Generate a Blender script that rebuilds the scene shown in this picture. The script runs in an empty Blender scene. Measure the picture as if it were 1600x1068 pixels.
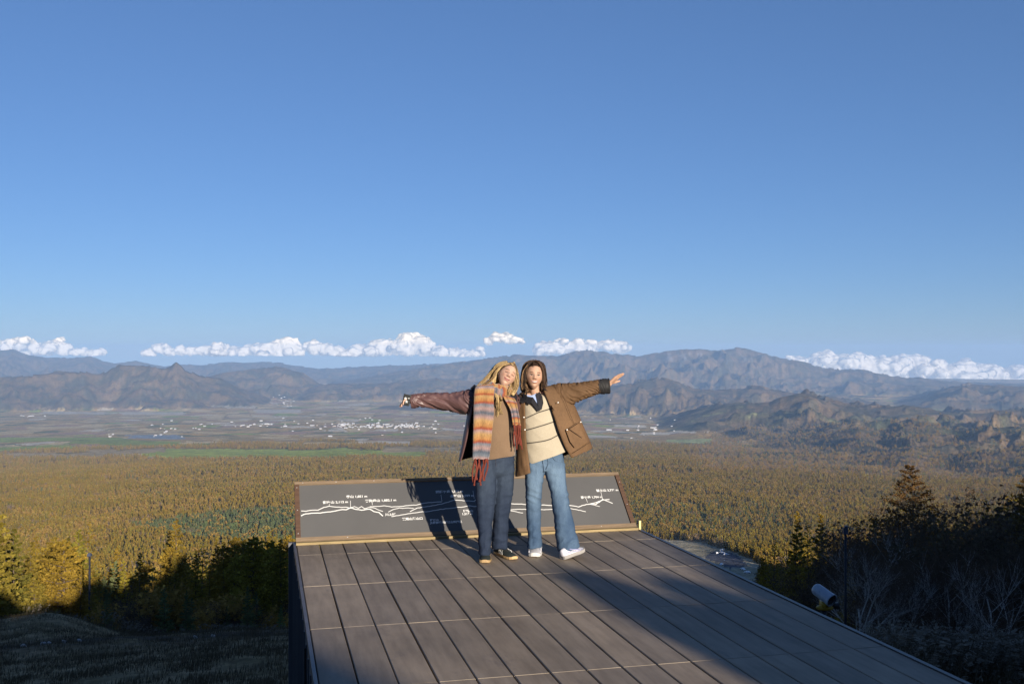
import bpy, bmesh, math, random
import numpy as np
from mathutils import Vector, Matrix
C = bpy.context.scene.collection
SC = bpy.context.scene
R = math.radians
rng = np.random.default_rng(7)
# ------------------------------------------------------------------ camera, sky, sun, exposure
F = 1556.0; HOR = 553.0; EYE = 1.755            # focal length and horizon in pixels of the 1600 px wide photograph
cd = bpy.data.cameras.new('camera'); cam = bpy.data.objects.new('camera', cd); C.objects.link(cam)
cd.lens = 36.0 * F / 1600; cd.sensor_width = 36; cd.clip_start = 0.1; cd.clip_end = 200000
cd.shift_y = (HOR - 534.0) / 1600
cam.location = (0, 0, EYE); cam.rotation_euler = (R(90), 0, 0)
SC.camera = cam
SUN_AZ = 25.0; SUN_EL = 12.5                    # the sun stands behind the camera, 25 degrees to its right
SX, SY = math.sin(R(SUN_AZ)), -math.cos(R(SUN_AZ))   # horizontal direction towards the sun
TE = math.tan(R(SUN_EL))
w = bpy.data.worlds.new('World'); SC.world = w; w.use_nodes = True
nt = w.node_tree; nt.nodes.clear()
sky = nt.nodes.new('ShaderNodeTexSky'); sky.sky_type = 'NISHITA'; sky.sun_disc = False
sky.sun_elevation = R(SUN_EL); sky.sun_rotation = math.atan2(SX, SY)
sky.altitude = 1900; sky.air_density = 1.0; sky.dust_density = 0.12; sky.ozone_density = 6.0
tc = nt.nodes.new('ShaderNodeTexCoord'); sp = nt.nodes.new('ShaderNodeSeparateXYZ'); cb = nt.nodes.new('ShaderNodeCombineXYZ')
mx = nt.nodes.new('ShaderNodeMath'); mx.operation = 'MAXIMUM'; mx.inputs[1].default_value = 0.004
nt.links.new(tc.outputs['Generated'], sp.inputs[0]); nt.links.new(sp.outputs[0], cb.inputs[0]); nt.links.new(sp.outputs[1], cb.inputs[1])
nt.links.new(sp.outputs[2], mx.inputs[0]); nt.links.new(mx.outputs[0], cb.inputs[2]); nt.links.new(cb.outputs[0], sky.inputs[0])
bg = nt.nodes.new('ShaderNodeBackground'); bg.inputs[1].default_value = 0.082
wo = nt.nodes.new('ShaderNodeOutputWorld')
gm = nt.nodes.new('ShaderNodeGamma'); gm.inputs[1].default_value = 0.72
tn = nt.nodes.new('ShaderNodeVectorMath'); tn.operation = 'MULTIPLY'; tn.inputs[1].default_value = (.85, .86, 1.0)
nt.links.new(sky.outputs[0], gm.inputs[0]); nt.links.new(gm.outputs[0], tn.inputs[0]); nt.links.new(tn.outputs[0], bg.inputs[0]); nt.links.new(bg.outputs[0], wo.inputs[0])
sl = bpy.data.lights.new('sun', 'SUN'); sl.energy = 4.4; sl.angle = R(0.5); sl.color = (1.0, 0.885, 0.74)
so = bpy.data.objects.new('sun', sl); C.objects.link(so)
so.rotation_euler = Vector((SX * math.cos(R(SUN_EL)), SY * math.cos(R(SUN_EL)), math.sin(R(SUN_EL)))).to_track_quat('Z', 'Y').to_euler()
so.location = (40, -80, 30)
SC.view_settings.view_transform = 'Standard'; SC.view_settings.look = 'None'; SC.view_settings.exposure = 1.15; SC.view_settings.gamma = 1.0
SC.view_settings.use_curve_mapping = False
SC.cycles.use_denoising = True
SC.cycles.max_bounces = 8; SC.cycles.transparent_max_bounces = 16; SC.cycles.volume_bounces = 1
SC.cycles.volume_step_rate = 1; SC.cycles.sample_clamp_indirect = 6

# ------------------------------------------------------------------ helpers
def at(px, py, Y):                                # the point at depth Y seen at a pixel of the photograph
    return Vector(((px - 800) / F * Y, Y, EYE + (HOR - py) / F * Y))
def tag(o, label=None, cat=None, group=None, kind=None):
    if label: o['label'] = label
    if cat: o['category'] = cat
    if group: o['group'] = group
    if kind: o['kind'] = kind
    return o
def empty(name, loc=(0, 0, 0), rz=0):
    o = bpy.data.objects.new(name, None); C.objects.link(o); o.location = loc; o.rotation_euler = (0, 0, rz)
    o.empty_display_size = 0.1
    return o
def link(name, me, parent=None, loc=None):
    o = bpy.data.objects.new(name, me); C.objects.link(o)
    if parent: o.parent = parent
    if loc is not None: o.location = loc
    return o
def npmesh(name, V, Fc, mats=(), smooth=True, mi=None):
    """mesh from a vertex array and an (n,3) or (n,4) face array"""
    me = bpy.data.meshes.new(name)
    V = np.asarray(V, dtype=np.float32); Fc = np.asarray(Fc, dtype=np.int32)
    n, k = Fc.shape
    me.vertices.add(len(V)); me.vertices.foreach_set('co', V.ravel())
    me.loops.add(n * k); me.loops.foreach_set('vertex_index', Fc.ravel())
    me.polygons.add(n); me.polygons.foreach_set('loop_start', np.arange(n, dtype=np.int32) * k)
    me.polygons.foreach_set('loop_total', np.full(n, k, dtype=np.int32))
    if smooth: me.polygons.foreach_set('use_smooth', np.ones(n, dtype=bool))
    for m in mats: me.materials.append(m)
    if mi is not None: me.polygons.foreach_set('material_index', np.asarray(mi, dtype=np.int32))
    me.update(calc_edges=True); me.validate()
    return me
class MB:                                         # collects shapes, builds one mesh
    def __init__(s): s.v = []; s.f = []; s.m = []
    def add(s, vs, fs, m=0):
        b = len(s.v); s.v += [tuple(v) for v in vs]; s.f += [tuple(i + b for i in f) for f in fs]; s.m += [m] * len(fs)
    def box(s, c, d, M=None, m=0):
        x, y, z = d[0] / 2, d[1] / 2, d[2] / 2
        vs = [Vector((sx * x, sy * y, sz * z)) for sx in (-1, 1) for sy in (-1, 1) for sz in (-1, 1)]
        if M: vs = [M @ v for v in vs]
        vs = [v + Vector(c) for v in vs]
        s.add(vs, [(0, 1, 3, 2), (4, 6, 7, 5), (0, 4, 5, 1), (2, 3, 7, 6), (0, 2, 6, 4), (1, 5, 7, 3)], m)
    def tube(s, pts, rad, n=8, m=0, caps=True, flat=1.0, up=Vector((0, 0, 1))):
        pts = [Vector(p) for p in pts]
        if not hasattr(rad, '__len__'): rad = [rad] * len(pts)
        vs = []; fs = []
        for i, p in enumerate(pts):
            t = (pts[min(i + 1, len(pts) - 1)] - pts[max(i - 1, 0)]).normalized()
            a = t.cross(up)
            if a.length < 0.05: a = t.cross(Vector((1, 0, 0)))
            a.normalize(); b = a.cross(t).normalized()
            for k in range(n):
                an = 2 * math.pi * k / n
                vs.append(p + (a * math.cos(an) + b * math.sin(an) * flat) * rad[i])
        for i in range(len(pts) - 1):
            for k in range(n):
                k2 = (k + 1) % n
                fs.append((i * n + k, i * n + k2, (i + 1) * n + k2, (i + 1) * n + k))
        if caps:
            fs.append(tuple(range(n - 1, -1, -1))); fs.append(tuple((len(pts) - 1) * n + k for k in range(n)))
        s.add(vs, fs, m)
    def ball(s, c, r, M=None, seg=12, rings=8, m=0):
        if not hasattr(r, '__len__'): r = (r, r, r)
        vs = []; fs = []
        for i in range(rings + 1):
            th = math.pi * i / rings
            for k in range(seg):
                ph = 2 * math.pi * k / seg
                v = Vector((r[0] * math.sin(th) * math.cos(ph), r[1] * math.sin(th) * math.sin(ph), r[2] * math.cos(th)))
                if M: v = M @ v
                vs.append(v + Vector(c))
        for i in range(rings):
            for k in range(seg):
                k2 = (k + 1) % seg
                fs.append((i * seg + k, (i + 1) * seg + k, (i + 1) * seg + k2, i * seg + k2))
        s.add(vs, fs, m)
    def loft(s, rings, m=0, caps=True, closed=True):
        n = len(rings[0]); vs = [v for r in rings for v in r]; fs = []
        for i in range(len(rings) - 1):
            for k in range(n if closed else n - 1):
                k2 = (k + 1) % n
                fs.append((i * n + k, i * n + k2, (i + 1) * n + k2, (i + 1) * n + k))
        if caps and closed:
            fs.append(tuple(range(n - 1, -1, -1))); fs.append(tuple((len(rings) - 1) * n + k for k in range(n)))
        s.add(vs, fs, m)
    def mesh(s, name, mats=(), smooth=False):
        me = bpy.data.meshes.new(name); me.from_pydata(s.v, [], s.f)
        for m in mats: me.materials.append(m)
        if len(mats) > 1: me.polygons.foreach_set('material_index', s.m)
        if smooth: me.polygons.foreach_set('use_smooth', [True] * len(s.f))
        bm = bmesh.new(); bm.from_mesh(me); bmesh.ops.recalc_face_normals(bm, faces=bm.faces); bm.to_mesh(me); bm.free()
        me.update(); return me
    def build(s, name, mats, parent=None, smooth=False, loc=None):
        if not isinstance(mats, (list, tuple)): mats = [mats]
        return link(name, s.mesh(name, mats, smooth), parent, loc)
def bake(o, mods):
    """apply modifiers given as (type, settings) and return the mesh"""
    for t, st in mods:
        m = o.modifiers.new(t, t)
        for k, v in st.items(): setattr(m, k, v)
    dg = bpy.context.evaluated_depsgraph_get(); dg.update()
    me = bpy.data.meshes.new_from_object(o.evaluated_get(dg), depsgraph=dg)
    o.modifiers.clear(); old = o.data; o.data = me; bpy.data.meshes.remove(old)
    return me
def coords(me):
    a = np.empty(len(me.vertices) * 3, dtype=np.float32); me.vertices.foreach_get('co', a); return a.reshape(-1, 3).astype(np.float64)
def setco(me, V): me.vertices.foreach_set('co', np.asarray(V, dtype=np.float32).ravel()); me.update()
def colattr(me, name, col):
    a = me.color_attributes.new(name, 'FLOAT_COLOR', 'POINT')
    c = np.ones((len(me.vertices), 4), dtype=np.float32); c[:, :col.shape[1]] = col
    a.data.foreach_set('color', c.ravel())
def fattr(me, name, val):
    a = me.attributes.new(name, 'FLOAT', 'POINT'); a.data.foreach_set('value', np.asarray(val, dtype=np.float32))

def _hash(ix, iy, seed):
    h = (ix.astype(np.int64) * 374761393 + iy.astype(np.int64) * 668265263 + seed * 1442695041) & 0xffffffff
    h = ((h ^ (h >> 13)) * 1274126177) & 0xffffffff
    h = (h ^ (h >> 16)) & 0xffffffff
    return h
def gnoise(x, y, seed=0):
    xi = np.floor(x); yi = np.floor(y); fx = x - xi; fy = y - yi
    u = fx * fx * fx * (fx * (fx * 6 - 15) + 10); v = fy * fy * fy * (fy * (fy * 6 - 15) + 10)
    def g(dx, dy):
        a = _hash(xi + dx, yi + dy, seed) * (2 * math.pi / 4294967296.0)
        return np.cos(a) * (fx - dx) + np.sin(a) * (fy - dy)
    n0 = g(0, 0) * (1 - u) + g(1, 0) * u; n1 = g(0, 1) * (1 - u) + g(1, 1) * u
    return (n0 * (1 - v) + n1 * v) * 1.5
def fbm(x, y, oc=5, seed=0, gain=.5, lac=2.03):
    s = np.zeros_like(x); a = 1.0; t = 0
    for i in range(oc):
        s += a * gnoise(x, y, seed + i * 17); t += a; a *= gain; x = x * lac + 13.7; y = y * lac + 7.1
    return s / t
def ridged(x, y, oc=5, seed=0, gain=.5, lac=2.1):
    s = np.zeros_like(x); a = 1.0; t = 0; wgt = np.ones_like(x)
    for i in range(oc):
        n = 1 - np.abs(gnoise(x, y, seed + i * 31)) * 1.6; n = np.clip(n, 0, 1) ** 2
        s += a * n * wgt; t += a; wgt = np.clip(n * 1.6, 0, 1); a *= gain; x = x * lac + 3.1; y = y * lac + 9.2
    return s / t
def smooth01(x): x = np.clip(x, 0, 1); return x * x * (3 - 2 * x)
def interp(x, pts):
    a = np.array(pts, float); return np.interp(x, a[:, 0], a[:, 1])

# ------------------------------------------------------------------ material helper
class NT:
    def __init__(s, name, rough=0.7, spec=0.3, base=(.5, .5, .5)):
        s.m = bpy.data.materials.new(name); s.m.use_nodes = True; s.t = s.m.node_tree
        s.b = s.t.nodes['Principled BSDF']; s.out = s.t.nodes['Material Output']
        s.b.inputs['Roughness'].default_value = rough; s.b.inputs['Specular IOR Level'].default_value = spec
        s.b.inputs['Base Color'].default_value = (*base, 1)
    def n(s, typ, **kw):
        n = s.t.nodes.new(typ)
        for k, v in kw.items():
            if k in n.inputs.keys(): n.inputs[k].default_value = v
            else: setattr(n, k, v)
        return n
    def l(s, a, b): s.t.links.new(a, b)
    def coord(s, kind='Object'): return s.n('ShaderNodeTexCoord').outputs[kind]
    def map(s, vec, scale=(1, 1, 1), rot=(0, 0, 0), loc=(0, 0, 0)):
        n = s.n('ShaderNodeMapping'); n.inputs['Scale'].default_value = scale; n.inputs['Rotation'].default_value = rot
        n.inputs['Location'].default_value = loc; s.l(vec, n.inputs[0]); return n.outputs[0]
    def noise(s, vec, scale, detail=4, rough=.55, out=0):
        n = s.n('ShaderNodeTexNoise'); n.inputs['Scale'].default_value = scale; n.inputs['Detail'].default_value = detail
        n.inputs['Roughness'].default_value = rough
        if vec is not None: s.l(vec, n.inputs[0])
        return n.outputs[out]
    def ramp(s, fac, stops):
        n = s.n('ShaderNodeValToRGB'); e = n.color_ramp.elements
        while len(e) < len(stops): e.new(0.5)
        for i, (p, c) in enumerate(stops): e[i].position = p; e[i].color = (*c, 1) if len(c) == 3 else c
        s.l(fac, n.inputs[0]); return n.outputs[0]
    def mix(s, fac, a, b, mode='MIX'):
        n = s.n('ShaderNodeMix'); n.data_type = 'RGBA'; n.blend_type = mode
        for v, i in ((fac, 0), (a, 6), (b, 7)):
            if hasattr(v, 'is_output'): s.l(v, n.inputs[i])
            elif i == 0: n.inputs[0].default_value = v
            else: n.inputs[i].default_value = (*v, 1)
        return n.outputs[2]
    def math(s, op, a, b=None):
        n = s.n('ShaderNodeMath'); n.operation = op
        for v, i in ((a, 0), (b, 1)):
            if v is None: continue
            if hasattr(v, 'is_output'): s.l(v, n.inputs[i])
            else: n.inputs[i].default_value = v
        return n.outputs[0]
    def bump(s, h, strength=.3, dist=.01):
        n = s.n('ShaderNodeBump'); n.inputs['Strength'].default_value = strength; n.inputs['Distance'].default_value = dist
        s.l(h, n.inputs['Height']); s.l(n.outputs[0], s.b.inputs['Normal']); return n
    def col(s, c): s.l(c, s.b.inputs['Base Color']); return s
def plain(name, c, rough=.7, spec=.3, var=.25, scale=8, bump=0, bscale=40, bdist=.004):
    t = NT(name, rough, spec)
    v = t.noise(t.coord(), scale, 5)
    a = tuple(x * (1 - var) for x in c); b = tuple(min(1, x * (1 + var)) for x in c)
    t.col(t.ramp(v, [(.3, a), (.7, b)]))
    if bump: t.bump(t.noise(t.coord(), bscale, 4), bump, bdist)
    return t.m
# ------------------------------------------------------------------ terrain: one sheet from the deck to the far ranges
# height of the ground against distance in the middle of the view, near to far
PROF = [(0, -.6), (5, -1.25), (9, -2.0), (15, -3.2), (25, -5.2), (45, -8.9), (52, -11.5), (60, -15.5), (75, -21.5), (100, -28), (150, -41), (300, -74),
        (600, -135), (800, -172), (1000, -198), (1150, -211), (1500, -237), (2100, -279), (2700, -318), (4000, -400), (5000, -455), (7000, -525), (10000, -592), (14000, -610), (60000, -640)]
# skylines of each range as (photo x, photo y), with the distances of foot and crest in metres, ruggedness, side relief
RANGES = [
 ('A', 18000, 23500, [(-400, 560), (0, 547), (19, 545), (47, 555), (103, 558), (140, 556), (175, 566), (200, 565), (212, 562), (237, 569), (256, 572), (287, 567), (312, 569),
       (353, 564), (384, 566), (431, 564), (462, 570), (500, 574), (560, 573), (600, 571), (660, 568), (700, 566), (740, 561), (760, 559), (800, 570), (900, 620), (2200, 700)], 2200, .8),
 ('B', 14200, 18500, [(-400, 700), (480, 640), (520, 600), (560, 592), (600, 585), (640, 576), (700, 568), (740, 562), (770, 556), (790, 552), (830, 555), (870, 556), (900, 547), (925, 544), (960, 552), (1000, 554), (1050, 547),
       (1090, 544), (1120, 547), (1150, 541), (1172, 543), (1200, 553), (1220, 559), (1240, 562), (1290, 573), (1320, 576), (1350, 578), (1400, 588), (1450, 592), (1500, 598), (1560, 600), (1640, 603), (2200, 610)], 1900, 1.1),
 ('D', 13000, 15500, [(-400, 700), (250, 660), (312, 592), (345, 583), (380, 578), (431, 572), (470, 580), (500, 600), (530, 620), (600, 660), (2200, 700)], 1500, .8),
 ('C', 11100, 12900, [(-400, 600), (0, 589), (40, 585), (78, 580), (125, 578), (156, 582), (176, 573), (187, 569), (196, 571), (203, 570), (215, 571), (234, 570), (253, 575), (266, 570), (275, 564), (283, 569), (290, 575), (312, 584), (344, 589), (375, 606),
       (406, 616), (431, 630), (460, 650), (2200, 700)], 1200, .72),
 ('E', 11800, 14500, [(-400, 700), (420, 640), (460, 617), (490, 604), (520, 597), (560, 600), (620, 596), (680, 590), (740, 596), (800, 600), (860, 604), (930, 600), (1000, 610), (1100, 640), (2200, 700)], 1300, 1.0),
 ('K', 9700, 10700, [(-400, 700), (520, 660), (560, 645), (600, 636), (640, 633), (690, 634), (720, 640), (760, 652), (800, 670), (2200, 700)], 800, .9),
 ('F', 8800, 11400, [(-400, 720), (820, 650), (900, 618), (950, 604), (1000, 594), (1026, 588), (1056, 594), (1086, 605), (1110, 607), (1131, 605), (1169, 604), (1187, 603), (1225, 612), (1300, 620), (1400, 640), (2200, 680)], 1100, 1.2),
 ('H', 9800, 13200, [(-400, 720), (1330, 640), (1380, 632), (1424, 624), (1455, 612), (1487, 605), (1525, 599), (1562, 601), (1600, 602), (1700, 596), (2200, 600)], 1300, 1.3),
 ('G', 5000, 7600, [(-400, 740), (960, 690), (1040, 660), (1090, 643), (1120, 636), (1150, 631), (1180, 630), (1202, 627), (1218, 619), (1232, 616), (1248, 612), (1262, 612), (1285, 620), (1319, 631), (1350, 634), (1375, 635), (1412, 633), (1440, 637), (1469, 641),
       (1506, 646), (1540, 645), (1562, 641), (1600, 642), (1700, 636), (2200, 650)], 1000, 1.15),
 ('J', 2300, 3700, [(-400, 840), (1190, 775), (1250, 748), (1310, 733), (1350, 722), (1385, 716), (1420, 713), (1450, 718), (1490, 722), (1530, 712), (1580, 706), (1640, 700), (2200, 700)], 560, 2.3),
 ('I', 3200, 5100, [(-400, 800), (1090, 735), (1160, 706), (1240, 690), (1300, 676), (1340, 668), (1380, 672), (1420, 660), (1450, 664), (1490, 668), (1540, 660), (1600, 664), (1700, 660), (2200, 680)], 780, 2.1),
]
def shade_bank_profile(p):                                # unseen bank added for its shade: the height it shades down to, at the viewpoint
    z = interp(p, [(-300, -45), (-90, -16), (-60, 1.0), (-45, 2.6), (-20, 2.2), (-12, 2.8), (-7, 2.1), (-4.5, 3.2), (-2.2, 2.3), (-1.0, 1.0), (.2, 1.7), (1.0, 1.6), (1.7, 1.2), (2.1, .8), (2.5, .45), (3.4, .40), (4.2, .9), (5.2, 1.8), (6.5, 2.3), (8, 3.9), (12, 4.8), (16, 4.9),
                   (19, 4.0), (22, 2.6), (26, 2.1), (32, 2.6), (38, 2.0), (52, 2.3), (75, -8), (110, -22), (400, -60)])
    return z
def terrain_z(X, Y):
    r = np.hypot(X, Y); Yp = np.maximum(Y, 1e-3)
    px = np.where(Y > 0.3 * np.abs(X), 800 + F * X / np.maximum(Yp, .25 * np.abs(X) + 1e-6), np.where(X > 0, 3000, -2000))
    z = interp(r, PROF)
    lw = smooth01((px - 60) / 200.0) * smooth01((r - 28) / 12) * smooth01((70 - r) / 15)
    z = z - 1.5 * lw
    # the right of the deck stays high a little longer and then falls away
    rs = smooth01((px - 1250) / 250.0) * smooth01((r - 16) / 10) * smooth01((140 - r) / 60)
    z = z - 2.2 * rs
    z = z + fbm(X / 9, Y / 9, 4, 3) * .35 * smooth01((r - 9) / 20) + fbm(X / 1.3, Y / 1.3, 3, 5) * .06 * smooth01((r - 6) / 10) * (r < 400)
    z = z + fbm(X / 300, Y / 300, 4, 9) * 8 * smooth01((r - 300) / 700) + fbm(X / 1400, Y / 1400, 4, 11) * 26 * smooth01((r - 1200) / 1500) * smooth01((9500 - r) / 3000)
    # the slope goes on uphill behind the viewpoint, up to a bank shaped to cast shade
    t = -(SX * X + SY * Y); p = -SY * X + SX * Y
    back = smooth01((2 - t) / 8)
    zb = 0.1 * np.clip(-t, 0, 12) * .4
    crest = shade_bank_profile(p) + TE * 25
    zb = zb + (crest - zb) * smooth01((-t - 17) / 8) ** 1.5
    zb = np.where(t < -25, crest - 1.6 * smooth01((-t - 26) / 6) + .07 * (-t - 25), zb)
    z = z * (1 - back) + (zb - .6) * back
    z = np.where(t < -20, zb, z)
    return z, r, px
def full_terrain(X, Y):
    z, r, px = terrain_z(X, Y)
    far = r > 3000
    if far.any():
        xf, yf, rf, pf, zf = X[far], Y[far], r[far], px[far], z[far]
        az = np.arctan2(xf, yf)
        wx = xf + 260 * fbm(xf / 1500, yf / 1500, 3, 40); wy = yf + 260 * fbm(xf / 1500, yf / 1500, 3, 41)
        for k, (nm, rf0, rc0, sk, sc, rel) in enumerate(RANGES):
            seed = 100 + 13 * k
            wob = fbm(az * 14, az * 0 + k, 3, seed) * .5
            rc = rc0 * (1 + .05 * wob); f0 = rf0 * (1 + .05 * fbm(az * 25, az * 0 + 5 + k, 3, seed + 1))
            ysk = interp(pf, sk) + fbm(pf / 14, pf * 0 + k, 3, seed + 2) * 1.3 * min(1, rc0 / 14000) ** 2
            zc = (HOR - ysk) / F * rc * np.cos(az)
            s = (rf - f0) / (rc - f0)
            rise = zc - zf
            up = smooth01(np.clip(s, 0, 1) * .5) * 2        # concave foot, steep top
            up = .35 * np.clip(s, 0, 1) + .65 * np.clip(s, 0, 1) ** 1.7
            down = np.clip(1 - (s - 1) * .9, 0, 1)
            shape = np.where(s <= 1, up, down)
            n = ridged(wx / sc * 1.1, wy / sc * 1.1, 5 if nm in 'IJG' else 6, seed + 3, .46 if nm in 'IJG' else .52)
            env = np.where(s <= 1, np.clip(4.2 * s * (1.02 - s), 0, 1), 1.0) * np.clip(rise / 110, 0, 1)
            amp = rel * .70 * np.clip(rise, 60, 620)
            h = zf + rise * shape + (n - .52) * amp * env
            # small gullies running down towards the viewer
            g = ridged(wx / (sc * .28), wy / (sc * .4), 4, seed + 9, .5)
            h = h + (g - .5) * amp * .38 * env
            cap = (HOR - ysk + .3) / F * rf * np.cos(az)      # spurs stay under the skyline the range really has
            h = np.where((s < 1) & (s > .25), np.minimum(h, cap - 0 * cap), h)
            h = np.where((s > 1), np.minimum(h, zc), h)
            ok = (rise > 0) & (s > 0) & (s < 2.2)
            zf = np.where(ok, np.maximum(zf, h), zf)
        z[far] = zf
    return z
AZL = R(31)
azs = np.concatenate([np.linspace(-math.pi, -AZL, 75)[:-1], np.linspace(-AZL, AZL, 1260), np.linspace(AZL, math.pi, 75)[1:]])
rs_ = np.concatenate([np.geomspace(2.5, 60, 150)[:-1], np.geomspace(60, 4000, 230)[:-1], np.linspace(4000, 18500, 330)[:-1], np.linspace(18500, 26000, 70)[:-1], [26000, 27500]])
AZ, RR = np.meshgrid(azs, rs_, indexing='ij')
TX = (np.sin(AZ) * RR); TY = (np.cos(AZ) * RR)
TZ = full_terrain(TX.ravel(), TY.ravel()).reshape(TX.shape)
na, nr = TX.shape
idx = np.arange(na * nr).reshape(na, nr)
fc = np.stack([idx[:-1, :-1], idx[1:, :-1], idx[1:, 1:], idx[:-1, 1:]], -1).reshape(-1, 4)
# the far grid is also used to look heights up
def ground(x, y):
    x = np.atleast_1d(np.asarray(x, float)); y = np.atleast_1d(np.asarray(y, float)); return full_terrain(x, y)
V = np.stack([TX.ravel(), TY.ravel(), TZ.ravel()], -1)
# centre disc
c0 = len(V); V = np.vstack([V, [[0, 0, -.6]]])
# ---- what covers the land
def px_to_ground(px, py):                           # march a view ray down to the plain profile
    rr = np.geomspace(60, 20000, 4000); az = math.atan((px - 800) / F)
    zz = EYE + (HOR - py) / F * rr * math.cos(az)
    g = interp(rr, PROF); k = np.argmax(zz < g)
    return rr[k] * math.sin(az), rr[k] * math.cos(az)
X, Y, Z = V[:, 0], V[:, 1], V[:, 2]
r = np.hypot(X, Y); pxv = 800 + F * X / np.maximum(Y, 1)
dep = (EYE - Z) / np.maximum(Y, 1)                  # tells the near plain from the far plain
plain_ = terrain_z(X, Y)[0]
onplain = smooth01(1 - (Z - plain_ - 4) / 22)
OLIVE = np.array([.135, .110, .048]); RUST = np.array([.22, .14, .045]); BROWN = np.array([.17, .115, .058]); DGRN = np.array([.035, .050, .028])
GREEN = np.array([.30, .345, .055]); STRAW = np.array([.44, .34, .17]); PALE = np.array([.5, .44, .33]); ROCK = np.array([.26, .245, .235]); SOIL = np.array([.23, .15, .09])
n1 = fbm(X / 900, Y / 900, 5, 201); n2 = fbm(X / 260, Y / 260, 5, 202); n3 = fbm(X / 2600, Y / 2600, 4, 203); n4 = fbm(X / 90, Y / 90, 4, 204)
def mixc(a, b, t): return a + (b - a) * np.clip(t, 0, 1)[:, None]
col = np.tile(BROWN, (len(V), 1))
col = mixc(col, RUST, smooth01((n1 + .05) * 2.2) * .7)
col = mixc(col, OLIVE, smooth01((n2 + .1) * 2.5) * .6)
col = mixc(col, DGRN, smooth01((n1 * .4 + n2 - .12) * 5) * .8)
hill = 1 - onplain
col = mixc(col, mixc(np.tile([.165, .116, .062], (len(V), 1)), np.array([.082, .073, .044]), smooth01((n2 + n4 * .8 + .5 * fbm(X / 420, Y / 420, 4, 207)) * 3.2 + .45)), hill * .92)
lowhill = hill * smooth01((9000 - r) / 3000)
col = mixc(col, np.array([.06, .068, .032]), lowhill * smooth01((n1 + n4 * .3 + .12) * 3) * .8)
col = mixc(col, np.array([.34, .34, .13]), lowhill * smooth01((n4 - .33) * 9) * smooth01((n1 - .0) * 6) * .8)
# rock walls high on the right-hand mountain and on the two little peaks on the left
rk = smooth01((pxv - 1020) / 30) * smooth01((1215 - pxv) / 30) * (r > 13500) * smooth01((Z + 150) / 90) * smooth01((60 - Z) / 60)
col = mixc(col, ROCK, rk * smooth01((fbm(X / 90, Y / 500, 5, 210)) * 5 - .35) * .8)
for cx in (191, 275):
    q = np.exp(-((pxv - cx) / 11) ** 2) * (r > 10000) * (r < 12500) * smooth01((Z + 130 + (0 if cx == 275 else 15)) / 30)
    col = mixc(col, ROCK * .8, q * .6)
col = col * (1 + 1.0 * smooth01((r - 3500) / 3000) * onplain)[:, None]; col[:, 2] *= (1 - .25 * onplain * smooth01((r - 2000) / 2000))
# farm land on the plain
lat = fbm(X / 700, Y / 700, 3, 220)
cell_u = X / 210 + 1.4 * fbm(X / 900, Y / 900, 3, 221); cell_v = Y / 240 + 1.4 * fbm(X / 900, Y / 900, 3, 222) + .3 * X / 240
ch = _hash(np.floor(cell_u), np.floor(cell_v), 5) / 4294967296.0; ch2 = _hash(np.floor(cell_u), np.floor(cell_v), 9) / 4294967296.0
edge = np.minimum(np.minimum(cell_u % 1, 1 - cell_u % 1), np.minimum(cell_v % 1, 1 - cell_v % 1))
fieldzone = smooth01((r - 5200) / 500) * onplain * (Y > 0)
dens = .40 + .22 * smooth01((r - 6500) / 1500) * np.exp(-((pxv - 560) / 330) ** 2) + .10 * smooth01((r - 7800) / 600)
dens = dens * smooth01((1120 - pxv) / 120) + .03
isf = (ch < dens * (1 + 2.2 * lat)) & (edge > .06)
fcol = np.where((ch2 < .35)[:, None], STRAW * .9, np.where((ch2 < .48)[:, None], PALE * .8, np.where((ch2 < .58)[:, None], GREEN * .7, np.where((ch2 < .8)[:, None], SOIL * 1.2, STRAW * .6))))
w_ = (fieldzone * isf * (onplain > .6))[:, None]; fcol = fcol * 1.15
col = col * (1 - w_) + fcol * w_
forest_ok = np.ones(len(V))
FIELDS = []                                         # (x0,x1,y0,y1 in photo px, colour, wobble): big fields one can tell apart
def field(x0, x1, yt, yb, c, sk=0):
    pts = [px_to_ground(x0, yt + sk), px_to_ground(x1, yt - sk), px_to_ground(x1, yb - sk), px_to_ground(x0, yb + sk)]
    FIELDS.append((pts, np.array(c)))
field(-60, 190, 682, 690, GREEN * .8); field(-60, 120, 697, 703, GREEN * .8, 0); field(95, 330, 690, 698, GREEN * .7, -2)
field(235, 540, 704, 716, GREEN, 0); field(490, 660, 706, 714, GREEN * .9, -1)
field(40, 160, 666, 670, STRAW, 2); field(-40, 60, 673, 678, STRAW * .9, 1); field(10, 235, 707, 714, STRAW * .8); field(130, 260, 703, 708, STRAW * .75)
field(230, 280, 690, 694, GREEN * .8); field(290, 348, 689, 692, STRAW); field(352, 386, 689, 695, STRAW * .9); field(390, 418, 690, 696, SOIL * 1.3); field(424, 470, 691, 697, STRAW * .85); field(474, 560, 693, 699, STRAW)
field(200, 285, 678, 684, (.20, .23, .26)); field(560, 640, 690, 699, PALE * .9, 0); field(600, 720, 702, 708, STRAW * .7)
field(64, 170, 643, 647, PALE * .8); field(190, 290, 643, 648, PALE * .8); field(320, 350, 648, 655, STRAW); field(400, 470, 640, 645, PALE * .8); field(330, 400, 634, 638, PALE * .7)
field(960, 1010, 664, 667, PALE); field(1000, 1150, 676, 679, PALE * 1.1, -1); field(940, 1010, 655, 660, STRAW * .6, 0); field(1040, 1110, 686, 690, (.3, .33, .13))
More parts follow.
